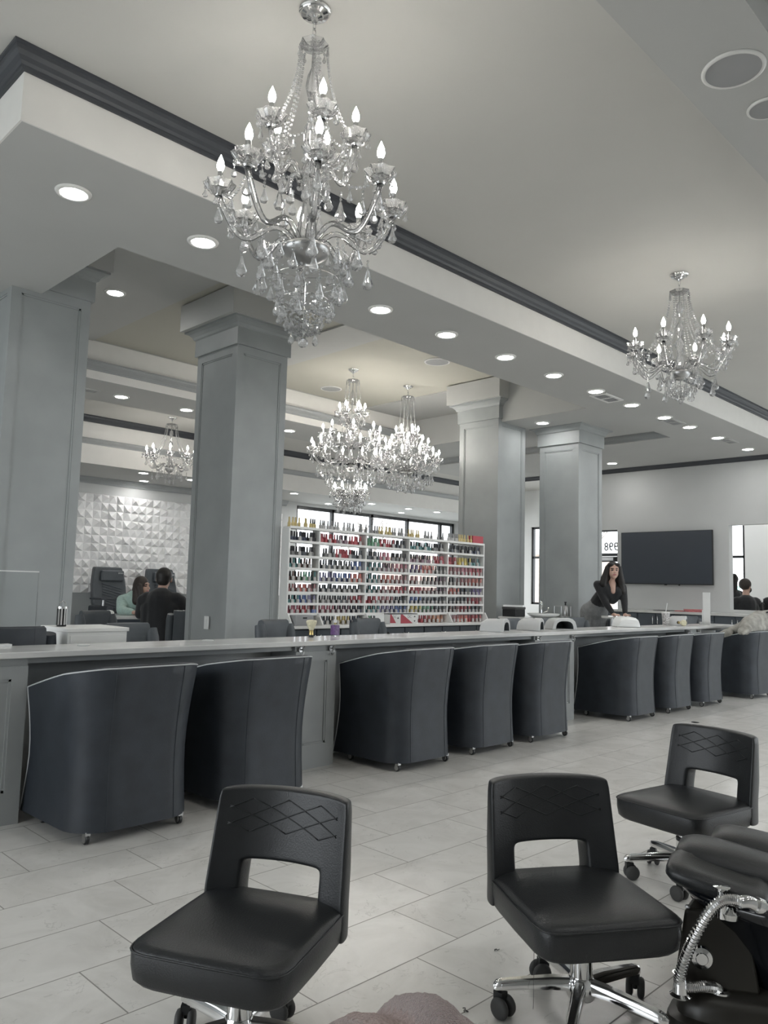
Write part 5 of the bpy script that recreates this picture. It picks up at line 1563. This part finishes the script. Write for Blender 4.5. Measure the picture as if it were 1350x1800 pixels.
MB().lathe([(0, 0), (0.008, 0), (0.006, 0.005), (0, 0.005)], 12, (0.062, 0.085, 0.315)).build('screw_cap', M['satin'], sp)

# ------------------------------------------------------------------ towel on a padded leg rest close to the camera
def frame_at(px, depth):
    """ground point at a bearing (pixel column) and depth, with right and away vectors"""
    t = (px - 675) / F_PX
    f2 = Vector((cos(YAW), sin(YAW), 0)); r2 = Vector((sin(YAW), -cos(YAW), 0))
    return f2 * depth + r2 * (t * depth), r2, f2
lr = thing('leg_rest', 'black padded leg rest under the pink towel, close to the camera', 'leg rest', (0.55, 0.52, 0), radians(-45))
slab_mb([(0.13, 0.13, 0.50, 0.5), (0.15, 0.15, 0.53, 0.45), (0.15, 0.15, 0.575, 0.45), (0.11, 0.11, 0.625, 0.6), (0.05, 0.05, 0.68, 0.8)]).build('pad', M['leather'], lr, smooth=True)
MB().lathe([(0.17, 0.0), (0.17, 0.02), (0.04, 0.04), (0.03, 0.50), (0.0, 0.50)], 24).build('pedestal', M['chrome'], lr, smooth=True, auto=40)
def towel():
    rnd = random.Random(3)
    mb = MB()
    n = 90
    W_, D_ = 0.25, 0.24
    def hgt(x, y):
        r = sqrt(((x - 0.005) / 0.155) ** 2 + (y / 0.17) ** 2)
        z = 0.742 - 0.085 * r ** 2.2
        # right fold rises, crease between the folds
        s = x - 0.03 * 1 + 0.35 * (y - 0.02)
        z += 0.022 * math.exp(-((s - 0.035) / 0.05) ** 2) - 0.014 * math.exp(-((s + 0.012) / 0.016) ** 2)
        s2 = x + 0.085 + 0.3 * y
        z += 0.006 * math.exp(-(s2 / 0.05) ** 2)
        s3 = x - 0.10 + 0.55 * y
        z -= 0.008 * math.exp(-(s3 / 0.012) ** 2)
        z += 0.003 * sin(31 * x + 17 * y) + 0.002 * sin(57 * y - 23 * x)
        return max(z, 0.60 + 0.01 * sin(40 * x) - 0.02)
    for j in range(n + 1):
        for i in range(n + 1):
            x = -W_ + 2 * W_ * i / n; y = -D_ + 2 * D_ * j / n
            mb.v.append((x, y, hgt(x, y) + rnd.uniform(-1, 1) * 0.0016))
    for j in range(n):
        for i in range(n):
            a = j * (n + 1) + i
            x = -W_ + 2 * W_ * (i + .5) / n; y = -D_ + 2 * D_ * (j + .5) / n
            s = x - 0.03 + 0.35 * (y - 0.02)
            mb.f.append((a, a + 1, a + n + 2, a + n + 1)); mb.mi.append(1 if -0.055 < s < -0.005 else 0)
    return mb
M['terry'] = mat('pink_terry', (0.40, 0.315, 0.30), 0.95, noise=0.22, nscale=420, bump=1.0, bscale=800, sheen=0.4)
M['terry_band'] = mat('pink_woven_band', (0.34, 0.27, 0.255), 0.9, noise=0.25, nscale=260, bump=0.6, bscale=350)
tw = towel().build('towel', [M['terry'], M['terry_band']], None, smooth=True, fix=False)
md = tw.modifiers.new('thick', 'SOLIDIFY'); md.thickness = 0.008; md.offset = -1
tw.location = (0.562, 0.532, 0.0); tw.rotation_euler = (0, 0, radians(-45))
tag(tw, 'dusty pink terry towel folded over a leg rest, at the bottom edge', 'towel')

# ------------------------------------------------------------------ small things on the floor
th = MB().tube(smooth_path([(1.845, 1.235, 0.255), (1.85, 1.24, 0.17), (1.842, 1.235, 0.09), (1.855, 1.245, 0.06)], 5), 0.0007, 4).build('loose_thread', M['black'])
tag(th, 'dark loose thread hanging under the middle stool seat', 'thread')
for x, y, s_, l in ((2.17, 1.593, 0.010, 'small dark crumb on the floor behind the middle stool'), (1.808, 1.435, 0.011, 'small dark fluff on a tile joint beside the middle stool wheel'), (7.289, 3.143, 0.035, 'small dark floor drain cover on the tiles before the eighth tub chair')):
    if s_ > 0.02:
        o = MB().lathe([(0, 0), (s_, 0), (s_, 0.002), (0, 0.003)], 20).build('drain_cover', M['black'])
        c_ = 'drain'
    else:
        mb = MB()
        rr = random.Random(int(x * 100))
        for k in range(5):
            a = rr.uniform(0, 6.3)
            mb.tube([(0, 0, 0.002), (s_ * 0.6 * cos(a), s_ * 0.6 * sin(a), 0.004), (s_ * 1.1 * cos(a + .4), s_ * 1.1 * sin(a + .4), 0.0015)], 0.0013, 5)
        o = mb.build('floor_fluff', M['rubber']); c_ = 'fluff'
    o.location = (x, y, 0.0008); tag(o, l, c_)

# ------------------------------------------------------------------ people
def fused(name, caps, balls, voxel, matl, parent, smooth_it=4, zone=None):
    """one continuous skin grown around tapered limbs"""
    mb = MB()
    for (p0, p1, r0_, r1_) in caps:
        p0, p1 = Vector(p0), Vector(p1)
        m_ = 4
        mb.tube([p0.lerp(p1, i / m_) for i in range(m_ + 1)], [r0_ + (r1_ - r0_) * i / m_ for i in range(m_ + 1)], 12)
        mb.ball(p0, r0_, 12, 8); mb.ball(p1, r1_, 12, 8)
    for (c, r, sc) in balls: mb.ball(c, r, 16, 12, sc=sc)
    o = mb.build(name, matl, None)
    md = o.modifiers.new('fuse', 'REMESH'); md.mode = 'VOXEL'; md.voxel_size = voxel
    ms = o.modifiers.new('relax', 'SMOOTH'); ms.factor = 0.5; ms.iterations = smooth_it
    dg = bpy.context.evaluated_depsgraph_get()
    me = bpy.data.meshes.new_from_object(o.evaluated_get(dg))
    bpy.data.objects.remove(o)
    me.name = name
    me.materials.clear()
    mats = matl if isinstance(matl, (list, tuple)) else [matl]
    for q in mats: me.materials.append(q)
    me.polygons.foreach_set('use_smooth', [True] * len(me.polygons))
    if zone:
        for p in me.polygons: p.material_index = zone(p.center)
    o2 = bpy.data.objects.new(name, me); COL.objects.link(o2)
    if parent is not None: o2.parent = parent
    return o2
def person_root(label, px, depth):
    g, r2, f2 = frame_at(px, depth)
    return thing('person', label, 'person', (g.x, g.y, 0), atan2(r2.y, r2.x))    # local x to the right, y away
def hand_caps(w, d, s=1.0, spread=(0.03, 0.0)):
    """palm and five bent fingers; w wrist point, d unit direction in plan (x, y)"""
    w = Vector(w); d = Vector((d[0], d[1], 0)).normalized(); n = Vector((-d.y, d.x, 0))
    out = [(w, w + d * 0.045 + Vector((0, 0, -0.006)), 0.024, 0.026)]
    for k, (off, L_) in enumerate(((-0.027, 0.062), (-0.010, 0.074), (0.008, 0.070), (0.025, 0.055))):
        a = w + d * 0.065 + n * off + Vector((0, 0, -0.004))
        b = a + d * L_ * 0.5 + n * off * 0.25 + Vector((0, 0, 0.004)); c = b + d * L_ * 0.5 + n * off * 0.15 + Vector((0, 0, -0.018))
        out += [(a, b, 0.0095, 0.0088), (b, c, 0.0088, 0.0075)]
    a = w + d * 0.022 + n * 0.026
    b = a + d * 0.030 + n * 0.030; c = b + d * 0.028 + n * 0.006 + Vector((0, 0, -0.008))
    out += [(a, b, 0.012, 0.0105), (b, c, 0.0105, 0.008)]
    return out
def head_parts(c, yaw_v, s=1.0):
    """skull, jaw, nose, ears, brow; yaw_v: facing direction in plan"""
    c = Vector(c); f = Vector((yaw_v[0], yaw_v[1], 0)).normalized(); sd = Vector((-f.y, f.x, 0))
    up = Vector((0, 0, 1))
    balls = [(c + up * 0.025 * s - f * 0.012 * s, 0.088 * s, (0.90, 0.90, 1.05)), (c - up * 0.035 * s + f * 0.020 * s, 0.066 * s, (0.95, 0.95, 1.15))]
    caps = [(c + f * 0.080 * s + up * 0.012 * s, c + f * 0.100 * s - up * 0.022 * s, 0.007 * s, 0.0125 * s),
            (c + f * 0.066 * s - up * 0.095 * s, c + f * 0.060 * s - up * 0.085 * s, 0.022 * s, 0.026 * s),
            (c + f * 0.072 * s - up * 0.056 * s - sd * 0.014 * s, c + f * 0.072 * s - up * 0.056 * s + sd * 0.014 * s, 0.013 * s, 0.013 * s),
            (c + f * 0.070 * s + up * 0.034 * s - sd * 0.032 * s, c + f * 0.070 * s + up * 0.034 * s + sd * 0.032 * s, 0.012 * s, 0.012 * s)]
    for k in (-1, 1):
        caps.append((c + sd * k * 0.080 * s - f * 0.008 * s + up * 0.012 * s, c + sd * k * 0.079 * s - f * 0.004 * s - up * 0.028 * s, 0.012 * s, 0.009 * s))
    return caps, balls
def face_zone(c, yaw_v, s=1.0):
    c = Vector(c); f = Vector((yaw_v[0], yaw_v[1], 0)).normalized(); sd = Vector((-f.y, f.x, 0))
    def z(p):
        q = p - c
        a, b, h = q.dot(f), q.dot(sd), q.z
        if a < 0.03 * s: return 0
        for k in (-1, 1):
            if ((b - k * 0.031 * s) / (0.016 * s)) ** 2 + ((h - 0.008 * s) / (0.0075 * s)) ** 2 < 1: return 2
            if ((b - k * 0.032 * s) / (0.021 * s)) ** 2 + ((h - 0.032 * s) / (0.006 * s)) ** 2 < 1: return 2
        if (b / (0.024 * s)) ** 2 + ((h + 0.056 * s) / (0.010 * s)) ** 2 < 1: return 1
        return 0
    return z

# woman leaning forward over a table, looking at the camera
wo = person_root('woman in black top and grey skirt, long dark hair, leaning forward on both hands', 1075, 9.6)
wo.scale = (0.857, 0.857, 0.857); wo.location.z = 0.166
hc, fd = (0.012, -0.10, 1.487), (-0.06, -1)
caps, balls = head_parts(hc, fd)
caps += [((0.0, -0.02, 1.31), (0.01, -0.075, 1.42), 0.052, 0.050), ((0.0, -0.105, 1.20), (0.0, -0.085, 1.31), 0.040, 0.05), ((-0.03, 0.0, 1.22), (-0.17, 0.25, 0.93), 0.10, 0.12),
         ((-0.15, -0.01, 1.29), (0.13, -0.02, 1.26), 0.055, 0.055),
         ((-0.19, -0.01, 1.29), (-0.11, -0.11, 1.05), 0.044, 0.036), ((-0.11, -0.11, 1.05), (-0.03, -0.20, 0.885), 0.034, 0.024),
         ((0.165, -0.02, 1.255), (0.165, -0.10, 1.06), 0.044, 0.036), ((0.165, -0.10, 1.06), (0.145, -0.20, 0.885), 0.034, 0.024),
         ((-0.24, 0.27, 0.90), (-0.24, 0.24, 0.42), 0.085, 0.055), ((-0.24, 0.24, 0.42), (-0.24, 0.30, -0.11), 0.052, 0.036), ((-0.24, 0.28, -0.150), (-0.24, 0.14, -0.160), 0.036, 0.030),
         ((-0.09, 0.27, 0.90), (-0.09, 0.24, 0.42), 0.085, 0.055), ((-0.09, 0.24, 0.42), (-0.09, 0.30, -0.11), 0.052, 0.036), ((-0.09, 0.28, -0.150), (-0.09, 0.14, -0.160), 0.036, 0.030)]
caps += hand_caps((-0.025, -0.205, 0.878), (0.25, -1)) + hand_caps((0.145, -0.205, 0.878), (-0.2, -1))
fused('body', caps, balls, 0.0065, [M['skin'], M['lips'], M['hair']], wo, 3, face_zone(hc, fd))
fused('top', [((-0.155, -0.012, 1.285), (0.13, -0.025, 1.255), 0.066, 0.064), ((-0.03, -0.005, 1.22), (-0.13, 0.17, 1.03), 0.125, 0.118), ((-0.08, -0.055, 1.20), (-0.02, -0.03, 1.12), 0.085, 0.09), ((0.075, -0.06, 1.19), (0.02, -0.02, 1.10), 0.08, 0.085),
              ((-0.19, -0.01, 1.29), (-0.11, -0.11, 1.05), 0.060, 0.050), ((-0.11, -0.11, 1.05), (-0.035, -0.195, 0.905), 0.050, 0.036),
              ((0.165, -0.02, 1.255), (0.165, -0.10, 1.06), 0.060, 0.050), ((0.165, -0.10, 1.06), (0.147, -0.19, 0.91), 0.050, 0.036)], [], 0.012, M['cloth_black'], wo, 3)
fused('skirt', [((-0.12, 0.17, 1.03), (-0.17, 0.25, 0.90), 0.122, 0.165), ((-0.24, 0.26, 0.90), (-0.24, 0.25, 0.45), 0.13, 0.105), ((-0.09, 0.26, 0.90), (-0.10, 0.25, 0.45), 0.13, 0.105), ((-0.165, 0.26, 0.9), (-0.165, 0.25, 0.45), 0.13, 0.11)], [], 0.014, M['cloth_grey'], wo, 4)
fused('hair', [((hc[0] - 0.075, hc[1] + 0.01, 1.53), (-0.125, -0.06, 1.30), 0.042, 0.055), ((-0.105, -0.05, 1.38), (-0.10, -0.07, 1.22), 0.052, 0.038),
               ((hc[0] + 0.080, hc[1] + 0.01, 1.53), (0.13, -0.07, 1.32), 0.042, 0.055), ((0.11, -0.06, 1.40), (0.145, -0.09, 1.20), 0.052, 0.042), ((0.145, -0.09, 1.22), (0.15, -0.09, 1.12), 0.04, 0.02)],
      [((hc[0] - 0.002, hc[1] + 0.032, hc[2] + 0.036), 0.098, (0.98, 0.88, 1.02)), ((hc[0], hc[1] + 0.06, hc[2] - 0.05), 0.090, (1.05, 0.8, 1.3)), ((0.02, -0.02, 1.37), 0.085, (1.2, 0.6, 1.0)), ((hc[0] - 0.045, hc[1] - 0.028, hc[2] + 0.088), 0.042, (1, 1, 0.6)), ((hc[0] + 0.045, hc[1] - 0.028, hc[2] + 0.088), 0.042, (1, 1, 0.6))], 0.010, M['hair'], wo, 2)

# seated man seen from behind
mn = person_root('man in a black long-sleeved top, seated with his back to the camera', 290, 9.0)
hc, fd = (0.012, 0.04, 1.195), (-0.25, 1)
caps, balls = head_parts(hc, fd, 1.02)
caps += [((0.0, 0.0, 1.02), (0.008, 0.02, 1.12), 0.062, 0.056), ((0.0, -0.02, 0.95), (0.0, -0.03, 0.58), 0.13, 0.13), ((-0.15, 0, 0.965), (0.17, 0, 0.965), 0.065, 0.065),
         ((-0.20, 0, 0.95), (-0.27, 0.13, 0.79), 0.052, 0.042), ((-0.27, 0.13, 0.79), (-0.17, 0.36, 0.785), 0.040, 0.028), ((0.22, 0, 0.95), (0.27, 0.12, 0.76), 0.052, 0.042), ((0.27, 0.12, 0.76), (0.06, 0.38, 0.785), 0.040, 0.028),
         ((-0.10, 0.0, 0.52), (-0.13, 0.36, 0.53), 0.09, 0.065), ((-0.13, 0.36, 0.53), (-0.13, 0.40, 0.08), 0.055, 0.042), ((-0.13, 0.38, 0.045), (-0.13, 0.54, 0.035), 0.040, 0.034),
         ((0.10, 0.0, 0.52), (0.13, 0.36, 0.53), 0.09, 0.065), ((0.13, 0.36, 0.53), (0.13, 0.40, 0.08), 0.055, 0.042), ((0.13, 0.38, 0.045), (0.13, 0.54, 0.035), 0.040, 0.034)]
caps += hand_caps((-0.17, 0.36, 0.785), (0.5, 1)) + hand_caps((0.06, 0.38, 0.785), (-0.5, 1))
fused('body', caps, balls, 0.0075, M['skin'], mn, 3)
fused('top', [((-0.15, -0.005, 0.968), (0.17, -0.005, 0.968), 0.086, 0.086), ((0.0, -0.02, 0.94), (0.0, -0.035, 0.55), 0.165, 0.165), ((-0.10, -0.02, 0.86), (-0.09, -0.03, 0.56), 0.12, 0.12), ((0.11, -0.02, 0.86), (0.10, -0.03, 0.56), 0.12, 0.12), ((0.0, 0.0, 1.0), (0.004, 0.008, 1.055), 0.085, 0.066),
              ((-0.20, 0, 0.95), (-0.27, 0.13, 0.79), 0.075, 0.062), ((-0.27, 0.13, 0.79), (-0.19, 0.32, 0.787), 0.060, 0.042), ((0.22, 0, 0.95), (0.27, 0.12, 0.76), 0.075, 0.062), ((0.27, 0.12, 0.76), (0.09, 0.34, 0.785), 0.060, 0.042)], [], 0.013, M['cloth_black'], mn, 3)
fused('trousers', [((-0.10, 0.0, 0.52), (-0.13, 0.36, 0.53), 0.11, 0.085), ((-0.13, 0.36, 0.53), (-0.13, 0.40, 0.10), 0.075, 0.06), ((0.10, 0.0, 0.52), (0.13, 0.36, 0.53), 0.11, 0.085), ((0.13, 0.36, 0.53), (0.13, 0.40, 0.10), 0.075, 0.06), ((-0.1, -0.02, 0.53), (0.1, -0.02, 0.53), 0.115, 0.115)], [], 0.014, M['cloth_black'], mn, 3)
fused('hair', [], [((hc[0], hc[1] - 0.014, hc[2] + 0.040), 0.098, (0.96, 0.98, 1.02)), ((hc[0], hc[1] - 0.05, hc[2] - 0.005), 0.074, (1.05, 0.7, 1.0))], 0.010, M['hair'], mn, 2)
# seated woman in mint, bent over her hands
wm = person_root('woman with long dark hair in a mint sweater, bent over the far nail table', 251, 10.0)
hc, fd = (0.045, 0.0, 1.10), (0.95, -0.35)
caps, balls = head_parts(hc, fd, 0.98)
caps += [((-0.03, 0.02, 0.97), (0.02, 0.01, 1.05), 0.052, 0.05), ((-0.05, 0.04, 0.93), (-0.10, 0.12, 0.60), 0.11, 0.13), ((-0.17, 0.0, 0.93), (0.09, 0.12, 0.93), 0.055, 0.055),
         ((-0.20, -0.02, 0.92), (-0.16, -0.16, 0.80), 0.046, 0.038), ((-0.16, -0.16, 0.80), (0.03, -0.30, 0.785), 0.036, 0.026), ((0.11, 0.13, 0.92), (0.20, 0.0, 0.81), 0.046, 0.038), ((0.20, 0.0, 0.81), (0.12, -0.28, 0.785), 0.036, 0.026),
         ((-0.16, 0.10, 0.52), (-0.12, -0.25, 0.53), 0.085, 0.06), ((-0.12, -0.25, 0.53), (-0.12, -0.22, 0.06), 0.05, 0.038), ((-0.12, -0.24, 0.045), (-0.12, -0.36, 0.035), 0.036, 0.03),
         ((0.02, 0.12, 0.52), (0.06, -0.23, 0.53), 0.085, 0.06), ((0.06, -0.23, 0.53), (0.06, -0.20, 0.06), 0.05, 0.038), ((0.06, -0.22, 0.045), (0.06, -0.34, 0.035), 0.036, 0.03)]
caps += hand_caps((0.03, -0.30, 0.785), (0.8, -0.5)) + hand_caps((0.12, -0.28, 0.785), (0.1, -1))
fused('body', caps, balls, 0.0075, [M['skin'], M['lips'], M['hair']], wm, 3, face_zone(hc, fd, 0.98))
fused('sweater', [((-0.16, 0.0, 0.93), (0.08, 0.11, 0.93), 0.078, 0.078), ((-0.05, 0.04, 0.92), (-0.10, 0.12, 0.58), 0.145, 0.165), ((-0.20, -0.02, 0.92), (-0.16, -0.16, 0.80), 0.075, 0.062), ((-0.16, -0.16, 0.80), (0.01, -0.285, 0.787), 0.060, 0.044), ((0.11, 0.13, 0.92), (0.20, 0.0, 0.81), 0.075, 0.062), ((0.20, 0.0, 0.81), (0.125, -0.25, 0.787), 0.060, 0.044)], [], 0.013, M['cloth_mint'], wm, 3)
fused('trousers', [((-0.16, 0.10, 0.52), (-0.12, -0.25, 0.53), 0.10, 0.075), ((-0.12, -0.25, 0.53), (-0.12, -0.22, 0.10), 0.07, 0.055), ((0.02, 0.12, 0.52), (0.06, -0.23, 0.53), 0.10, 0.075), ((0.06, -0.23, 0.53), (0.06, -0.20, 0.10), 0.07, 0.055), ((-0.16, 0.12, 0.53), (0.0, 0.13, 0.53), 0.11, 0.11)], [], 0.014, M['cloth_grey'], wm, 3)
fused('hair', [((hc[0] - 0.05, -0.02, 1.12), (0.0, -0.09, 0.92), 0.075, 0.055), ((hc[0] - 0.07, 0.03, 1.10), (-0.06, 0.02, 0.90), 0.07, 0.06), ((hc[0] - 0.02, -0.085, 1.10), (0.08, -0.12, 0.88), 0.042, 0.03)], [((hc[0] - 0.030, hc[1] + 0.008, hc[2] + 0.036), 0.100, (0.95, 0.98, 1.02))], 0.010, M['hair_brown'], wm, 2)
for x, y, a, l in ((mn.location.x, mn.location.y, 0, 'black round work stool under the man in black'), (wm.location.x - 0.02, wm.location.y + 0.12, 0, 'black round work stool under the woman in mint')):
    s_ = thing('work_stool', l, 'stool', (x, y, 0))
    MB().lathe([(0, 0.35), (0.17, 0.35), (0.19, 0.37), (0.185, 0.395), (0.15, 0.405), (0, 0.41)], 24).build('seat', M['leather'], s_, smooth=True)
    MB().lathe([(0.22, 0.0), (0.22, 0.015), (0.03, 0.05), (0.025, 0.35), (0, 0.35)], 20).build('pedestal', M['chrome'], s_, smooth=True, auto=40)

# people seen through the wall opening
def onlooker(label, px, depth, zhead, fd, hair_m, long_hair, mask, sh=0.2):
    r_ = person_root(label, px, depth)
    c = (0, 0, zhead)
    caps, balls = head_parts(c, fd)
    zs_ = zhead - 0.215
    caps += [((0, 0, zs_), (0, 0, zs_ + 0.14), 0.06, 0.052), ((0, 0, zs_ - 0.08), (0, 0, 0.58), 0.13, 0.14), ((-sh + .04, 0, zs_ - 0.03), (sh - .04, 0, zs_ - 0.03), 0.06, 0.06),
             ((-sh, 0, zs_ - 0.05), (-sh - 0.05, 0.05, zs_ - 0.30), 0.05, 0.04), ((-sh - 0.05, 0.05, zs_ - 0.30), (-0.12, 0.26, zs_ - 0.34), 0.038, 0.027), ((sh, 0, zs_ - 0.05), (sh + 0.05, 0.05, zs_ - 0.30), 0.05, 0.04), ((sh + 0.05, 0.05, zs_ - 0.30), (0.12, 0.26, zs_ - 0.34), 0.038, 0.027)]
    for s_ in (-1, 1):
        caps += [((s_ * 0.1, 0, 0.55), (s_ * 0.12, 0.38, 0.55), 0.085, 0.06), ((s_ * 0.12, 0.38, 0.55), (s_ * 0.12, 0.40, 0.08), 0.05, 0.04), ((s_ * 0.12, 0.38, 0.045), (s_ * 0.12, 0.52, 0.035), 0.038, 0.032)]
    caps += hand_caps((-0.12, 0.26, zs_ - 0.34), (0.3, 1)) + hand_caps((0.12, 0.26, zs_ - 0.34), (-0.3, 1))
    fused('body', caps, balls, 0.009, M['skin'], r_, 3)
    fused('shirt', [((-sh + .05, 0, zs_ - 0.03), (sh - .05, 0, zs_ - 0.03), 0.078, 0.078), ((0, 0, zs_ - 0.08), (0, 0, 0.56), 0.165, 0.17), ((0, 0, zs_), (0, 0, zs_ + 0.035), 0.08, 0.066), ((-0.09, 0, zs_ - .12), (-0.08, 0, .6), .115, .115), ((0.09, 0, zs_ - .12), (0.08, 0, .6), .115, .115),
                    ((-sh, 0, zs_ - 0.05), (-sh - 0.04, 0.04, zs_ - 0.22), 0.072, 0.062), ((sh, 0, zs_ - 0.05), (sh + 0.04, 0.04, zs_ - 0.22), 0.072, 0.062)], [], 0.014, M['cloth_black'], r_, 3)
    fused('trousers', [((s_ * 0.1, 0, 0.55), (s_ * 0.12, 0.38, 0.55), 0.105, 0.08) for s_ in (-1, 1)] + [((s_ * 0.12, 0.38, 0.55), (s_ * 0.12, 0.40, 0.10), 0.07, 0.055) for s_ in (-1, 1)] + [((-.1, 0, .56), (.1, 0, .56), .11, .11)], [], 0.015, M['cloth_black'], r_, 3)
    f = Vector((fd[0], fd[1], 0)).normalized()
    hb = [((-f.x * 0.02, -f.y * 0.02, zhead + 0.036), 0.099, (0.98, 0.98, 1.0))]
    hcaps = []
    if long_hair: hcaps = [((-f.x * .05, -f.y * .05, zhead), (-f.x * .10, -f.y * .10, zhead - 0.24), 0.075, 0.045)]; hb.append(((-f.x * .09, -f.y * .09, zhead + 0.09), 0.05, (1, 1, 1)))
    fused('hair', hcaps, hb, 0.011, hair_m, r_, 2)
    if mask: fused('face_mask', [], [((f.x * 0.050, f.y * 0.050, zhead - 0.055), 0.062, (0.95, 0.95, 0.85))], 0.010, M['cloth_black'], r_, 2)
    return r_
onlooker('person with dark pinned hair in black, left one seen through the wall opening', 1289, 14.6, 1.46, (0.1, 1), M['hair'], True, False, 0.17)
onlooker('person in black shirt and black face mask, seen through the wall opening', 1312, 12.8, 1.34, (0.9, 0.45), M['hair_brown'], False, True)
onlooker('person in black at the right edge, seen through the wall opening', 1368, 13.0, 1.345, (-0.3, 1), M['hair'], False, False, 0.22)
bench = thing('bench', 'black bench under the people behind the wall opening', 'bench', (13.45, 4.45, 0))
MB().box(-0.20, -0.95, 0.38, 0.20, 0.75, 0.425).build('seat', M['leather'], bench, bevel=0.015)
for y in (-0.9, 0.65): MB().box(-0.18, y, 0, 0.18, y + 0.06, 0.38).build('leg', M['black'], bench)

# ------------------------------------------------------------------ coat over the ninth tub chair
M['floral'] = mat('pale_floral_cloth', (0.34, 0.33, 0.30), 0.9, noise=0.3, nscale=14, bump=0.12, bscale=60)
def coat():
    caps = [((9.42, 3.52, 0.76), (9.62, 3.50, 0.86), 0.035, 0.085), ((9.60, 3.50, 0.84), (9.88, 3.47, 0.93), 0.09, 0.085), ((9.88, 3.47, 0.92), (10.25, 3.45, 0.94), 0.085, 0.085), ((9.9, 3.5, 0.80), (10.25, 3.46, 0.80), 0.11, 0.11),
            ((9.70, 3.45, 0.80), (10.0, 3.42, 0.86), 0.07, 0.06), ((9.46, 3.47, 0.755), (9.80, 3.42, 0.80), 0.028, 0.05), ((9.95, 3.41, 0.78), (10.2, 3.38, 0.90), 0.05, 0.05), ((10.2, 3.5, 0.7), (10.3, 3.45, 0.94), 0.10, 0.08), ((9.62, 3.55, 0.70), (10.1, 3.55, 0.66), 0.07, 0.07)]
    for k in range(4):
        x = 9.60 + 0.15 * k
        caps.append(((x, 3.435 - 0.006 * k, 0.745), (x + 0.16, 3.41 - 0.006 * k, 0.87 + 0.008 * k), 0.012, 0.016))
    caps += [((9.36, 3.47, 0.745), (9.50, 3.45, 0.80), 0.02, 0.04), ((9.45, 3.90, 0.655), (9.46, 3.66, 0.75), 0.025, 0.05), ((9.46, 3.80, 0.69), (9.62, 3.55, 0.82), 0.04, 0.07)]
    return fused('draped_coat', caps, [], 0.012, M['floral'], None, 9)
co = coat()
tag(co, 'pale floral coat heaped over the back of the ninth tub chair', 'coat')
for a, b in (((9.93, 3.38, 1.0), (10.02, 3.335, 0.90)), ((10.0, 3.37, 1.015), (10.08, 3.33, 0.93)), ((9.90, 3.39, 0.99), (10.12, 3.36, 1.005))):
    c_ = smooth_path([a, ((a[0] + b[0]) / 2 + 0.02, (a[1] + b[1]) / 2 - 0.02, (a[2] + b[2]) / 2 + 0.01), b], 5)
    q = MB().tube(c_, 0.010, 6).build('dark_cord', M['cloth_black'], co, smooth=True)

# ------------------------------------------------------------------ outside
M['paving'] = mat('pale_paving', (0.55, 0.55, 0.53), 0.9, noise=0.1, nscale=0.8)
struct(MB().box(-40, YB + 0.4, -0.25, 60, 60, -0.15).box(XR + 0.4, -40, -0.25, 60, YB + 0.4, -0.15).box(-40, -40, -0.25, XR + 0.4, YN - 0.4, -0.15).box(-40, YN - 0.4, -0.25, XL - 0.4, YB + 0.4, -0.15).build('ground', M['paving']))
M['bark'] = mat('grey_bark', (0.26, 0.24, 0.22), 0.9, noise=0.2)
def bare_tree(x, y, h, seed, label):
    rnd = random.Random(seed)
    t = thing('bare_tree', label, 'tree', (x, y, -0.15), 0, 'bare trees outside')
    mb = MB()
    def grow(p, d, L_, r_, lv):
        e = p + d * L_
        mb.tube([p, p.lerp(e, .5) + Vector((rnd.uniform(-1, 1), rnd.uniform(-1, 1), 0)) * L_ * 0.06, e], [r_, r_ * .85, r_ * .65], 6)
        if lv == 0: return
        for k in range(3):
            nd = (d + Vector((rnd.uniform(-1, 1), rnd.uniform(-1, 1), rnd.uniform(-0.1, 0.7))) * 0.75).normalized()
            grow(p.lerp(e, rnd.uniform(.6, 1.0)), nd, L_ * rnd.uniform(.55, .75), r_ * .6, lv - 1)
    grow(Vector((0, 0, 0)), Vector((0, 0, 1)), h * 0.4, h * 0.018, 4)
    mb.build('branches', M['bark'], t)
bare_tree(16.0, 24.0, 5.4, 1, 'bare tree outside the left pane of the back windows')
bare_tree(24.0, 25.0, 5.6, 2, 'bare tree outside the middle pane of the back windows')
bare_tree(34.0, 20.0, 6.0, 3, 'bare tree outside the slim window between the right columns')
M['brick'] = mat('pale_brick', (0.50, 0.40, 0.34), 0.9, noise=0.2, nscale=6)
bd = thing('brick_building', 'pale brick building outside, behind the slim window', 'building', (44, 33, 0))
MB().box(-4, -7, -0.2, 4, 7, 3.4).build('walls', M['brick'], bd)
MB().box(-4.2, -7.2, 3.4, 4.2, 7.2, 3.7).build('roof', M['paving'], bd)
M['green_fence'] = mat('green_wire_fence', (0.30, 0.50, 0.42), 0.7, noise=0.1)
fc = thing('green_fence', 'green fence outside the window behind the wall opening', 'fence', (28, 10.5, -0.15))
f_ = MB()
for i in range(13): f_.box(-0.04, -3 + i * 0.5 - 0.03, 0, 0.04, -3 + i * 0.5 + 0.03, 1.7)
for z in (0.3, 0.9, 1.62): f_.box(-0.03, -3, z, 0.03, 3, z + 0.07)
f_.build('rails', M['green_fence'], fc)
